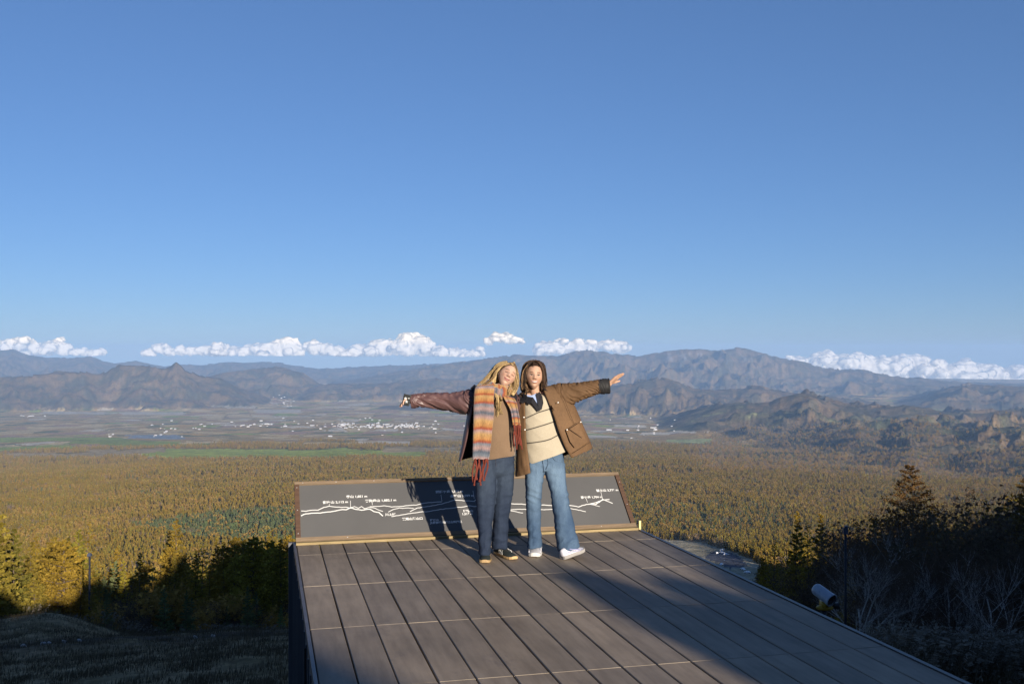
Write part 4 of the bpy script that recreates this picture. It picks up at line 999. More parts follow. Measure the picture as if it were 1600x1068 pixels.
def cloud(label, puffs, seed, D=CD, grp=None, flat=None):
    """puffs: (photo x, photo y, radius in photo pixels)"""
    r_ = np.random.default_rng(seed); Vs = []; Fs = []; n0 = 0; c0 = at(puffs[0][0], puffs[0][1], D)
    for (px, py, rp) in puffs:
        for k in range(4):
            dx, dy, dd = (0, 0, 0) if k == 0 else (r_.normal(0, .6), r_.normal(0, .35), r_.normal(0, .8)); rr = rp * (1 if k == 0 else r_.uniform(.5, .85)); c = at(px + dx * rp, py + dy * rp, D + dd * rp * D / F); rad = rr / F * D
            n_ = fbm(IV[:, 0] * 1.6 + 11 * k + px, IV[:, 1] * 1.6 + IV[:, 2] * 1.3 + py, 5, seed, .62); S = 1 + .42 * n_
            P = IV * S[:, None] * np.array([1.15, 1.2, .85]) * rad + np.array(c)
            if flat: zf = at(0, flat, D).z; P[:, 2] = np.where(P[:, 2] < zf, zf + (P[:, 2] - zf) * .25, P[:, 2])
            Vs.append(P); Fs.append(IF + n0); n0 += len(P)
    V_ = np.vstack(Vs) - np.array(c0); o = link('cloud', npmesh('cloud', V_, np.vstack(Fs), (M_CLOUD,), True), None, c0)
    me = bake(o, [('REMESH', dict(mode='VOXEL', voxel_size=46, use_smooth_shade=True)), ('SMOOTH', dict(factor=.6, iterations=7))]); W_ = coords(me); N_ = normals(me); q = W_ + np.array(c0)
    W_ += N_ * (95 * fbm(q[:, 0] / 330 + q[:, 1] / 500, q[:, 2] / 260 + q[:, 1] / 400, 4, seed + 50, .55))[:, None]
    if flat: zf = at(0, flat, D).z - c0[2]; W_[:, 2] = np.where(W_[:, 2] < zf, zf + (W_[:, 2] - zf) * .3, W_[:, 2])
    setco(me, W_); me.materials.clear(); me.materials.append(M_CLOUD); me.polygons.foreach_set('use_smooth', [True] * len(me.polygons)); tag(o, label, 'cloud', grp); return o
rc = random.Random(3)
def bank(x0, x1, ytop, ybase, r0, n):
    out = []
    for i in range(n):
        x = x0 + (x1 - x0) * (i + rc.random()) / n; yt = interp(x, ytop); rad = rc.uniform(.6, 1.5) * r0; out.append((x, rc.uniform(yt + rad * .8, max(yt + rad, ybase - rad * .5)), rad))
    return out
cloud('long cream cloud bank behind the mountain crest at far left', bank(-30, 150, [(-30, 515), (60, 524), (150, 546)], 556, 9, 34), 1, flat=556)
cloud('thin broken cloud left of the tall cumulus', bank(225, 345, [(225, 538), (250, 536), (345, 534)], 556, 7, 22), 2, flat=557)
cloud('bright puffy cloud with rounded double top in the left half', bank(335, 540, [(335, 532), (355, 531), (375, 542), (400, 535), (445, 526), (500, 529), (540, 545)], 556, 9, 40), 3, flat=556)
cloud('tallest cumulus cloud, left of the women', bank(540, 745, [(540, 545), (600, 528), (630, 514), (655, 520), (680, 542), (745, 546)], 556, 10, 46), 4, flat=557)
cloud('small lone cloud floating above the gap left of the woman on the left', bank(762, 818, [(762, 525), (785, 518), (818, 520)], 537, 6, 12), 5)
cloud('puffy cloud behind the blue peak above the women', bank(835, 925, [(835, 532), (870, 529), (925, 532)], 554, 8, 24), 6)
cloud('small rounded cloud just right of the blue peak', bank(938, 973, [(938, 534), (955, 528), (973, 533)], 550, 7, 12), 7)
cloud('wide sea of cream clouds behind the falling right end of the mountains', bank(1240, 1660, [(1240, 552), (1280, 549), (1340, 550), (1400, 556), (1440, 550), (1500, 556), (1560, 570), (1660, 572)], 606, 12, 120), 8)

# ------------------------------------------------------------------ the two women
def P3(px, py, Yc, dy=0.0): return Vector(((px - 800) / F * Yc, Yc + dy, EYE + (HOR - py) / F * Yc))
def ss(t): return smooth01(np.asarray(t, float))
def hb(x, a, s): return np.exp(-((x - a) / s) ** 2)
HH = .118                                            # half height of a head
def head_local(x, y, z):
    """unit-sphere points to a head: x to the viewer's right, -y forwards, z up, in metres"""
    X = .0745 * x; Y = .094 * y; Z = HH * z
    low = ss(-z * 1.05); X = X * (1 - .33 * low ** 1.6); Y = Y * (1 - .16 * low) - .012 * low
    X = X * (1 - .06 * ss(z))
    f = ss((-y - .05) * 1.6)                         # front of the face
    Y = Y + f * .010 * (1 - hb(X, 0, .06)) * .6 + .004 * f
    Y -= f * .0235 * hb(X, 0, .0105 + .006 * ss((.01 - Z) / .03)) * np.where(Z > -.022, hb(Z, -.022, .030), hb(Z, -.022, .0085))
    Y -= f * .006 * (hb(X, .012, .007) + hb(X, -.012, .007)) * hb(Z, -.027, .008)
    for sx in (-1, 1):
        Y += f * .0095 * hb(X, sx * .031, .015) * hb(Z, .006, .0105)
        Y -= f * .0045 * hb(X, sx * .031, .020) * hb(Z, .026, .008)
        Y -= f * .0055 * hb(X, sx * .037, .018) * hb(Z, -.026, .018)
        Y -= f * .0045 * hb(X, sx * .031, .0115) * hb(Z, .005, .0065)     # the lid over the eye
    Y -= f * .0065 * hb(X, 0, .023) * (hb(Z, -.0475, .0048) + 1.15 * hb(Z, -.060, .0058))
    Y += f * .0035 * hb(X, 0, .024) * hb(Z, -.0538, .0026)
    Y -= f * .008 * hb(X, 0, .022) * hb(Z, -.092, .016)
    Y += f * .004 * hb(X, 0, .03) * hb(Z, -.073, .007)
    return X, Y, Z
def head_grid(n=110, m=84):
    th = np.linspace(0, math.pi, m + 1); ph = np.linspace(0, 2 * math.pi, n, endpoint=False)
    T, Q = np.meshgrid(th, ph, indexing='ij'); x, y, z = np.sin(T) * np.cos(Q), np.sin(T) * np.sin(Q), np.cos(T)
    i = np.arange((m + 1) * n).reshape(m + 1, n); Fq = np.stack([i[:-1], i[1:], np.roll(i, -1, 1)[1:], np.roll(i, -1, 1)[:-1]], -1).reshape(-1, 4)
    return x.ravel(), y.ravel(), z.ravel(), Fq
def skinmat():
    t = NT('skin', .58, .3); a = t.n('ShaderNodeVertexColor'); a.layer_name = 'skin'; t.l(a.outputs[0], t.b.inputs['Base Color'])
    t.b.inputs['Subsurface Weight'].default_value = .12; t.b.inputs['Subsurface Radius'].default_value = (.012, .005, .003); t.b.inputs['Subsurface Scale'].default_value = 1.0
    return t.m
M_SKIN = skinmat()
def capsule(mb, pts, n=16, flat=1.0):
    """rounded tube through (point, radius) pairs"""
    ps = [Vector(p) for p, _ in pts]; rs = [r for _, r in pts]
    d0 = (ps[0] - ps[1]).normalized(); d1 = (ps[-1] - ps[-2]).normalized()
    P = [ps[0] + d0 * rs[0] * k for k in (.98, .8, .45)] + ps + [ps[-1] + d1 * rs[-1] * k for k in (.45, .8, .98)]
    Rr = [rs[0] * k for k in (.15, .6, .88)] + rs + [rs[-1] * k for k in (.88, .6, .15)]
    mb.tube(P, Rr, n, flat=flat)
def hand(mb, wrist, d, palm_n, L=.175, curl=.25, spread=.12, thumb_side=1):
    """palm, five unequal fingers and a thumb off the side of the palm"""
    d = Vector(d).normalized(); n = Vector(palm_n); n = (n - d * n.dot(d)).normalized(); s = d.cross(n) * thumb_side; w_ = Vector(wrist)
    capsule(mb, [(w_ - d * .03, .024), (w_, .023)], 12)
    for k in range(4):
        o = s * (.030 - .019 * k); capsule(mb, [(w_ + o * .5, .0145), (w_ + o + d * L * .50, .0125)], 10)
    for k, (ln, r_) in enumerate(((.42, .0085), (.48, .0088), (.45, .0085), (.34, .0075))):
        o = s * (.031 - .0205 * k); base = w_ + o + d * L * .50; dd = (d + s * spread * (1.5 - k) * .8).normalized(); pts = [(base, r_ * 1.12)]; c = curl * (.7 + .25 * k)
        p = base
        for j in range(3):
            dd = (dd * math.cos(c * .7) + n * math.sin(c * .7)).normalized(); p = p + dd * L * ln * (.44, .32, .24)[j]; pts.append((p, r_ * (1.0, .93, .8)[j]))
        capsule(mb, pts, 10)
    tb = w_ + s * .026 + d * L * .12; t1 = tb + (d * .62 + s * .72 + n * .15).normalized() * .042; t2 = t1 + (d * .9 + s * .35 + n * .3).normalized() * .034
    capsule(mb, [(tb, .014), (t1, .0105), (t2, .0085)], 10)
def skin_colors(V_, o, Rm, face, tone, lips, brow, hair_col):
    """colour of the skin by place on the head; o and Rm carry head space to the world"""
    L = (V_ - np.array(o)) @ np.array(Rm)            # to head space
    x, y, z = L[:, 0], L[:, 1], L[:, 2]; col = np.tile(np.array(tone), (len(V_), 1)); hd = (np.abs(z) < .14) & (np.abs(x) < .1) & (np.abs(y) < .13)
    f = hd & (y < -.02)
    def put(m, c, k=1.0): 
        mm = (np.clip(m, 0, 1) * k * f)[:, None]; col[:] = col * (1 - mm) + np.array(c) * mm
    put(hb(x, .040, .017) * hb(z, -.026, .015) + hb(x, -.040, .017) * hb(z, -.026, .015), (tone[0] * 1.0, tone[1] * .80, tone[2] * .74), .6)
    put(hb(x, 0, .010) * hb(z, -.026, .012), (tone[0], tone[1] * .78, tone[2] * .74), .6)
    for sx in (-1, 1):
        u = (x - sx * .031) / .0145
        bz = .0255 + .0035 * (1 - u ** 2) ; put((np.abs(u) < 1.1) * ss(1.6 - np.abs(z - bz) / .0032), brow, 1.0)
        if face == 'closed':
            lz = .0035 - .0028 * (1 - u ** 2); put((np.abs(u) < 1.0) * ss(1.7 - np.abs(z - lz) / .0030), (.035, .02, .016), 1.0)
            put((np.abs(u) < 1) * ss(1.5 - np.abs(z - .009) / .006), (tone[0] * .72, tone[1] * .58, tone[2] * .52), .5)  # shade of the eye socket put into the lid colour
        else:
            lz = .0068 + .0018 * (1 - u ** 2); lw_ = .0034 - .0004 * (1 - u ** 2)
            put((np.abs(u) < .95) * (z < lz) * (z > lw_ - .0012), (.44, .42, .40), 1)
            put((np.abs(x - sx * .031) < .0052) * (z < lz) * (z > lw_ - .0012), (.045, .028, .018), 1)
            put((np.abs(u) < 1.08) * ss(1.6 - np.abs(z - lz - .0010) / .0034), (.03, .018, .014), 1.0)
            put((np.abs(u) < 1) * ss(1.4 - np.abs(z + .003) / .003), (tone[0] * .75, tone[1] * .6, tone[2] * .55), .5)  # crease under the eye, its shade painted on the skin
    if face == 'closed':                              # a quiet closed-mouth smile
        cz = -.0545 + .0055 * (x / .026) ** 2
        put((np.abs(x) < .027) * ss(1.5 - np.abs(z - cz - .0035) / .0042) + (np.abs(x) < .022) * ss(1.5 - np.abs(z - cz + .0055) / .0055), lips, .8)
        put((np.abs(x) < .029) * ss(1.5 - np.abs(z - cz) / .0022), (.08, .022, .02), 1.0)
    else:                                             # a wide smile that shows the teeth
        cz = -.0555 + .0085 * (x / .030) ** 2; hw = .0062 * np.sqrt(np.clip(1 - (x / .0272) ** 2, 0, 1)) + .0002
        d = z - cz
        put((np.abs(x) < .031) * (np.abs(d) < hw + .0038), lips, .9)
        put((np.abs(x) < .0272) * (np.abs(d) < hw), (.12, .03, .028), 1)
        put((np.abs(x) < .0250) * (d < hw - .0004) * (d > -hw * .35), (.60, .57, .52), 1)
        for sx in (-1, 1): put(ss(1.4 - np.abs(np.abs(x) - .033 - .004 * hb(z, -.04, .01)) / .0018) * (z > -.055) * (z < -.028) * (x * sx > 0), (tone[0] * .75, tone[1] * .6, tone[2] * .55), .5)  # smile folds drawn as painted shade in the skin colour
    put(hb(x, .0085, .0032) * hb(z, -.0325, .0025) + hb(x, -.0085, .0032) * hb(z, -.0325, .0025), (.12, .045, .035), .9)  # nostril shade painted as dark spots
    return col
def make_body(name, root, rootloc, parts, head_c, Rm, face, tone, lips, brow, hair_col, scale=1.0):
    mb = MB(); parts(mb)
    x, y, z, Fq = head_grid(); X_, Y_, Z_ = head_local(x, y, z); H = np.stack([X_, Y_, Z_], 1) * scale @ np.array(Rm).T + np.array(head_c)
    mb.add([tuple(v) for v in H], [tuple(f) for f in Fq])
    for sx in (-1, 1):                               # ears
        c = Vector(head_c) + Rm @ Vector((sx * .070, .008, -.006)) * scale; mb.ball(c, (.008, .014, .028), Rm @ Matrix.Rotation(sx * .35, 3, 'Z'), 14, 10)
    me = mb.mesh(name, [M_SKIN]); tmp = link('tmp', me)
    me = bake(tmp, [('REMESH', dict(mode='VOXEL', voxel_size=.0030, use_smooth_shade=True)), ('SMOOTH', dict(factor=.5, iterations=1))])
    V_ = coords(me); colattr(me, 'skin', skin_colors(V_, head_c, np.array(Rm) * (1.0 / scale), face, tone, lips, brow, hair_col))
    setco(me, V_ - np.array(rootloc)); me.materials.clear(); me.materials.append(M_SKIN); me.polygons.foreach_set('use_smooth', [True] * len(me.polygons))
    bpy.data.objects.remove(tmp); o = link(name, me); o.location = rootloc; return o
def part(name, me_or_mb, mats, parent, loc, smooth=True):
    """geometry written in world space becomes a part of the person"""
    if isinstance(me_or_mb, MB): me = me_or_mb.mesh(name, mats if isinstance(mats, (list, tuple)) else [mats], smooth)
    else: me = me_or_mb
    q = parent; off = Vector((0, 0, 0))
    while q is not None: off = off + q.location; q = q.parent
    V_ = coords(me); setco(me, V_ - np.array(off)); return link(name, me, parent)
def wrinkle(V_, N_, amp, sc, seed, stretch=(1, 1, 1)):
    q = V_ * np.array(stretch); a = fbm(q[:, 0] * sc + q[:, 1] * sc * .6, q[:, 2] * sc + q[:, 1] * sc * .5, 3, seed); b = 1 - np.abs(fbm(q[:, 0] * sc * .8 + q[:, 2] * sc * .9 + 3, q[:, 2] * sc * 1.3 - q[:, 1] * sc * .5, 2, seed + 5)) * 3
    return V_ + N_ * (amp * (a + .5 * b - .2))[:, None]
def normals(me):
    a = np.empty(len(me.vertices) * 3, dtype=np.float32); me.vertices.foreach_get('normal', a); return a.reshape(-1, 3).astype(float)
def rings_px(rows, n=40, power=2.2):
    """rows: (py_left, py_right, x_left, x_right, depth, half depth)"""
    out = []
    for (yl, yr, xl, xr, Yc, ry) in rows:
        cx, rx = (xl + xr) / 2, (xr - xl) / 2; r = []
        for k in range(n):
            a = 2 * math.pi * k / n; c, s = math.cos(a), math.sin(a); c2 = math.copysign(abs(c) ** (2 / power), c); s2 = math.copysign(abs(s) ** (2 / power), s)
            px = cx + rx * c2; r.append(P3(px, yl + (yr - yl) * (px - xl) / max(1e-6, xr - xl), Yc, ry * s2))
        out.append(r)
    return out
def dens(rows, n):
    a = np.array(rows, float); t = np.linspace(0, len(rows) - 1, n); i = np.clip(t.astype(int), 0, len(rows) - 2); f = (t - i)[:, None]
    p0 = a[np.maximum(i - 1, 0)]; p1 = a[i]; p2 = a[i + 1]; p3 = a[np.minimum(i + 2, len(a) - 1)]
    o = .5 * ((2 * p1) + (p2 - p0) * f + (2 * p0 - 5 * p1 + 4 * p2 - p3) * f * f + (3 * p1 - p0 - 3 * p2 + p3) * f ** 3); return o.tolist()
def shell_px(mb, rows, n=64, th=.008):
    """open-fronted coat: rows (py_left, py_right, x_left, x_right, open_left, open_right, depth, half depth)"""
    R_ = []
    for (yl, yr, xl, xr, ol, orr, Yc, ry) in rows:
        cx, rx = (xl + xr) / 2, (xr - xl) / 2; aL = -math.acos(max(-.999, min(.999, (ol - cx) / rx))); aR = -math.acos(max(-.999, min(.999, (orr - cx) / rx))) - 2 * math.pi
        o, i_ = [], []
        for k in range(n + 1):
            a = aL + (aR - aL) * k / n
            for L_, q in ((o, 0), (i_, th)):
                px = cx + (rx - q / Yc * F) * math.cos(a); L_.append(P3(px, yl + (yr - yl) * (cx + rx * math.cos(a) - xl) / (xr - xl), Yc, (ry - q) * math.sin(a)))
        R_.append(o + i_[::-1])
    m = len(R_[0]); vs = [v for r in R_ for v in r]; fs = []; mi = []
    for i in range(len(R_) - 1):
        for k in range(m):
            k2 = (k + 1) % m; fs.append((i * m + k, i * m + k2, (i + 1) * m + k2, (i + 1) * m + k)); mi.append(0 if (k < n or k == n or k == m - 1) else 1)
    for row in (0, len(R_) - 1):
        for k in range(n): fs.append((row * m + k, row * m + k + 1, row * m + m - 2 - k, row * m + m - 1 - k)); mi.append(0)
    b = len(mb.v); mb.v += [tuple(v) for v in vs]; mb.f += [tuple(i + b for i in f) for f in fs]; mb.m += mi
def sleeve(mb, pts, n=44, segs=70, amp=.008, seed=1, m=0, close_end=False, inner=None):
    """pts: (px, py, depth, radius in metres); folds run diagonally"""
    a = np.array(dens(pts, segs)); C_ = [Vector(((p[0] - 800) / F * p[2], p[2], EYE + (HOR - p[1]) / F * p[2])) for p in a]; vs = []; fs = []
    for i, c in enumerate(C_):
        t = (C_[min(i + 1, segs - 1)] - C_[max(i - 1, 0)]).normalized(); u = t.cross(Vector((0, 1, 0))).normalized(); v = u.cross(t).normalized()
        for k in range(n):
            an = 2 * math.pi * k / n; vs.append((c, u * math.cos(an) + v * math.sin(an) * .92, a[i][3], i / segs, an))
    ii = np.array([q[3] for q in vs]); aa = np.array([q[4] for q in vs])
    ca, sa = np.cos(aa), np.sin(aa)
    nz = 1 - np.abs(gnoise(ii * 15 + ca * 2.4, sa * 1.5 + ii * 4, seed)) * 3.2; nz2 = fbm(ii * 20 + ca * 1.7, sa * 2.0 + ii * 6, 3, seed + 3)
    vs2 = [c + d * (r_ + amp * (1.2 * max(-1.0, nz[j]) + .6 * nz2[j])) for j, (c, d, r_, _, _) in enumerate(vs)]
    for i in range(segs - 1):
        for k in range(n): fs.append((i * n + k, i * n + (k + 1) % n, (i + 1) * n + (k + 1) % n, (i + 1) * n + k))
    fs.append(tuple((segs - 1) * n + k for k in range(n))) if close_end else None
    mb.add(vs2, fs, m)
def plate(mb, pts, th=.006, m=0):
    """flat piece of cloth from (px, py, depth) corners, real thickness"""
    a = [Vector(((x - 800) / F * y, y, EYE + (HOR - z) / F * y)) for (x, z, y) in pts]; n = len(a); b = [p + Vector((0, th, 0)) for p in a]
    mb.add(a + b, [tuple(range(n)), tuple(range(2 * n - 1, n - 1, -1))] + [(i, (i + 1) % n, n + (i + 1) % n, n + i) for i in range(n)], m)
def seam(mb, pts, r=.0016, m=0): mb.tube([Vector(((x - 800) / F * y, y, EYE + (HOR - z) / F * y)) for (x, z, y) in pts], r, 6, m)
def cloth(name, c, rough=.85, weave=900, var=.18, bump=.15, sheen=.0, patch=3.0):
    t = NT(name, rough, .2); oc = t.coord(); a = t.noise(oc, weave * .25, 3, .7); b = t.noise(oc, patch, 5, .6)
    lo = tuple(v * (1 - var) for v in c); hi = tuple(min(1, v * (1 + var)) for v in c)
    t.col(t.mix(1, t.ramp(b, [(.3, lo), (.7, hi)]), t.ramp(a, [(.3, (.85, .85, .85)), (.7, (1.12, 1.12, 1.12))]), 'MULTIPLY'))
    if sheen: t.b.inputs['Sheen Weight'].default_value = sheen
    t.bump(a, bump, .002); return t.m
def denim(name, c, fade):
    t = NT(name, .85, .2); oc = t.coord(); a = t.noise(t.map(oc, (1, 1, .12)), 260, 4, .7); b = t.noise(t.map(oc, (1.4, 1, .5)), 9, 5, .65); g = t.n('ShaderNodeAttribute'); g.attribute_name = 'fade'
    base = t.mix(g.outputs['Fac'], c, fade); k = t.mix(1, base, t.ramp(a, [(.3, (.78, .80, .84)), (.7, (1.2, 1.18, 1.14))]), 'MULTIPLY')
    t.col(t.mix(1, k, t.ramp(b, [(.3, (.82, .84, .88)), (.7, (1.15, 1.13, 1.1))]), 'MULTIPLY')); t.bump(a, .2, .002); return t.m
def jeans(name, legs, waist, mat, parent, loc, seed, faded, hemfringe=False, vox=.0065):
    mb = MB()
    for rows in legs: mb.loft(rings_px(dens(rows, 60), 40))
    mb.loft(rings_px(dens(waist, 20), 40))
    tmp = link('tmp', mb.mesh(name, [mat])); me = bake(tmp, [('REMESH', dict(mode='VOXEL', voxel_size=vox, use_smooth_shade=True)), ('SMOOTH', dict(factor=.5, iterations=3))]); bpy.data.objects.remove(tmp)
    V_ = coords(me); N_ = normals(me); z = V_[:, 2]
    q = fbm(V_[:, 0] * 7 + z * 2.2, z * 11 + V_[:, 1] * 4, 3, seed); rid = 1 - np.abs(fbm(V_[:, 0] * 5 + z * 5, z * 7 - V_[:, 0] * 6, 2, seed + 3)) * 4
    low = 1 + .8 * ss((.45 - z) / .3); vf = fbm(V_[:, 0] * 22 + V_[:, 1] * 9, z * 1.6, 3, seed + 9); dg = 1 - np.abs(gnoise(V_[:, 0] * 7 + z * 14 * np.sign(np.sin(V_[:, 0] * 9)), z * 6 + V_[:, 1] * 5, seed + 11)) * 3.5
    crease = hb(z, .50, .10) + hb(z, .10, .09) + .8 * hb(z, .84, .07)
    V2 = V_ + N_ * ((.0045 * q + .0030 * np.clip(rid, -1, 1)) * low + .0050 * vf + .0042 * np.clip(dg, -1, 1) * crease)[:, None] * ss((z - .03) / .05)[:, None]
    setco(me, V2); fattr(me, 'fade', np.clip(faded(V_, N_), 0, 1)); me.materials.clear(); me.materials.append(mat); me.polygons.foreach_set('use_smooth', [True] * len(me.polygons))
    return part(name, me, mat, parent, loc)
def shoe(parent, loc, toe, heel, mats, stripes=False, chunky=False, lift=0.0):
    """a laced trainer from heel to toe (points on the deck)"""
    toe, heel = Vector(toe), Vector(heel); d = (toe - heel); L = d.length; d.normalize(); s = Vector((0, 0, 1)).cross(d).normalized(); up = d.cross(s) * -1
    up = s.cross(d) * -1 if (s.cross(d) * -1).z > 0 else s.cross(d)
    prof = [(0, .020, .070, .0), (.04, .030, .082, .0), (.15, .035, .088, 0), (.30, .036, .086, 0), (.42, .038, .074, 0), (.55, .043, .062, 0), (.70, .047, .052, 0), (.84, .044, .044, 0), (.94, .033, .034, .002), (.99, .018, .022, .006), (1.0, .006, .014, .010)]
    k_ = 1.15 if chunky else 1.0; mb = MB(); st = .030 if chunky else .022
    def sec(u, hw, h, z0, n=18, f=1.0):
        out = []
        for k in range(n):
            a = math.pi * k / (n - 1); out.append(heel + d * u * L + s * (hw * k_ * f * math.cos(a) * (1 - .25 * math.sin(a) ** 3)) + up * (st * .8 + z0 + (h - st * .8) * math.sin(a) ** .8))
        return out + [heel + d * u * L - s * hw * k_ * f * .5 + up * (st * .6), heel + d * u * L + s * hw * k_ * f * .5 + up * (st * .6)]
    mb.loft([sec(*p) for p in prof]); o = part('shoe', mb, mats[0], parent, loc)
    mb = MB()
    def sole(u, hw, z0):
        h = st; return [heel + d * u * L + s * x * hw * 1.08 * k_ + up * (z + z0) for x, z in ((-1, .004), (-1.03, h * .6), (-.98, h), (.98, h), (1.03, h * .6), (1, .004), (.9, 0), (-.9, 0))]
    mb.loft([sole(max(0, p[0] * 1.02 - .01), p[1] + (.002 if p[0] < .9 else .006), p[3]) for p in prof]); so2 = part('sole', mb, mats[1], o, (0, 0, 0), False)
    mb = MB()
    for k in range(5):
        u = .40 + k * .062; hw = .020; z = .080 - k * .0065
        mb.tube([heel + d * u * L - s * hw + up * (z - .008), heel + d * (u + .01) * L + up * (z + .006), heel + d * u * L + s * hw + up * (z - .008)], .0028, 6)
    part('laces', mb, mats[2], o, (0, 0, 0))
    if stripes:
        mb = MB()
        for sd in (-1, 1):
            for k in range(3):
                u = .40 + .085 * k; hw = .041 + .002 * k; 
                mb.tube([heel + d * (u - .03) * L + s * sd * hw * .72 + up * (.070 - .006 * k), heel + d * u * L + s * sd * (hw * .97 + .002) + up * .048, heel + d * (u + .035) * L + s * sd * (hw + .004) + up * .024], .0052, 6, flat=.35, up=Vector(s))
        part('stripes', mb, M_WHITE, o, (0, 0, 0))
    if chunky:
        mb = MB()
        for sd in (-1, 1):
            mb.tube([heel + d * .10 * L + s * sd * .040 + up * .055, heel + d * .35 * L + s * sd * .044 + up * .048, heel + d * .62 * L + s * sd * .052 + up * .036, heel + d * .85 * L + s * sd * .049 + up * .034], .006, 6, flat=.4)
            mb.tube([heel + d * .30 * L + s * sd * .040 + up * .075, heel + d * .5 * L + s * sd * .046 + up * .058, heel + d * .7 * L + s * sd * .051 + up * .045], .005, 6)
        part('overlays', mb, mats[3], o, (0, 0, 0))
    return o
def strands(locks, mats, name, parent, loc, seed, rad=.0016, per=26, head=None):
    """hair as many fine strands; a lock is a list of (px, py, depth, spread in metres)"""
    rr = random.Random(seed); mb = MB()
    for lk in locks:
        pts = dens([list(p) for p in lk[0]], 10); m = lk[1] if len(lk) > 1 else 0; cnt = lk[2] if len(lk) > 2 else per
        for s_ in range(cnt):
            a = rr.uniform(0, 6.28); q = math.sqrt(rr.random()); w1 = rr.uniform(.6, 2.2); ph = rr.uniform(0, 6.28); fl = rr.uniform(.82, 1.0); P = []
            for i, (x, y, Y, sp) in enumerate(pts[:max(4, int(10 * fl))]):
                u = i / 9; base = Vector(((x - 800) / F * Y, Y, EYE + (HOR - y) / F * Y)); wv = .006 * u * lk[3] if len(lk) > 3 else .002 * u
                P.append(base + Vector((math.cos(a) * q * sp + wv * math.sin(u * 9 * w1 + ph), math.sin(a) * q * sp + wv * math.cos(u * 8 * w1 + ph), math.sin(a * 2) * sp * .25)))
            n = len(P); mb.tube(P, [rad * (1.25 - .9 * (i / (n - 1)) ** 2) for i in range(n)], 4, m=m if rr.random() < .8 else (m + 1) % len(mats), caps=False)
    return part(name, mb, mats, parent, loc)
def hairmat(name, c1, c2):
    t = NT(name, .62, .22); nz = t.noise(t.map(t.coord(), (60, 60, 4)), 2.5, 4, .6); t.col(t.ramp(nz, [(.35, c1), (.65, c2)])); return t.m
def haircap(mb, head_c, Rm, line, scale=1.0, off=1.075, m=0):
    """scalp covering cut at a hairline: line(x, y, z) > 0 keeps the point"""
    x, y, z, Fq = head_grid(90, 70); X_, Y_, Z_ = head_local(x, y, z); f = ss((-y - .05) * 1.6)
    keepv = line(X_, Y_, Z_); O = np.stack([X_ * off, np.where(Y_ > 0, Y_ * off, Y_ * (off - .01)), Z_ * off], 1) * scale
    wv = 1 + .018 * np.sin(np.arctan2(X_, Y_ + .02) * 38 + fbm(X_ * 30, Z_ * 30, 2, 3) * 5); O = O * wv[:, None]
    V_ = O @ np.array(Rm).T + np.array(head_c); fk = [tuple(q) for q in Fq if keepv[q].min() > 0]
    mb.add([tuple(v) for v in V_], fk, m)

# ================================================================== woman on the left: maroon coat, striped scarf
YA = 8.56; LA = P3(777, 866, YA); LA = Vector((LA.x, YA, 0.0))
RA = (Matrix.Rotation(R(27), 3, 'Y') @ Matrix.Rotation(R(-17), 3, 'X') @ Matrix.Rotation(R(8), 3, 'Z'))
HA = P3(792.6, 586.3, YA - .03)
TA = (.42, .265, .195)
def body_a(mb):
    p = lambda x, y, d=0: P3(x, y, YA, d)
    capsule(mb, [(p(776, 712, .02), .115), (p(775, 680, .02), .105), (p(774, 650, .02), .105), (p(775, 628, .02), .095)], 24, .8)
    capsule(mb, [(p(752, 618, .02), .045), (p(776, 616, .02), .055), (p(797, 619, .02), .045)], 18)
    capsule(mb, [(p(779, 618, .01), .052), (p(784, 606, .0), .047), (p(789, 596, -.005), .046)], 20)
    capsule(mb, [(p(752, 620, .02), .042), (p(722, 624, .06), .038), (p(692, 626, .10), .034), (p(664, 626, .10), .028), (p(648, 626, .10), .024)], 18)
    hand(mb, p(645, 626, .10), (-1, -.1, .0), (.0, -.4, -1), .15, .95, .05, -1)
    capsule(mb, [(p(799, 622, .04), .042), (p(808, 646, .20), .038), (p(820, 662, .34), .034), (p(845, 664, .36), .026)], 18)
    hand(mb, p(848, 664, .36), (1, 0, 0), (0, -1, 0), .16, .5, .1)
    for a in ([(764, 715, .02, .070), (760, 760, .0, .054), (758, 800, .0, .046), (757.5, 832, .0, .036), (757.5, 850, .0, .026)], [(786, 715, .02, .070), (788, 760, .05, .056), (785, 800, .09, .046), (782, 828, .10, .036), (781, 842, .11, .026)]):
        capsule(mb, [(p(x, y, d), r_) for x, y, d, r_ in a], 18)
wa = make_body('person', None, LA, body_a, HA, RA, 'closed', TA, (.32, .12, .11), (.12, .075, .045), None, .98)
tag(wa, 'woman with long blonde hair in maroon coat and striped mohair scarf, one arm stretched out', 'person')
M_MAR = cloth('maroon_coat_cloth', (.092, .050, .048), .42, 300, .12, .08); M_LIN = cloth('black_lining', (.010, .010, .013), .6)
M_MAR.node_tree.nodes['Principled BSDF'].inputs['Specular IOR Level'].default_value = .45
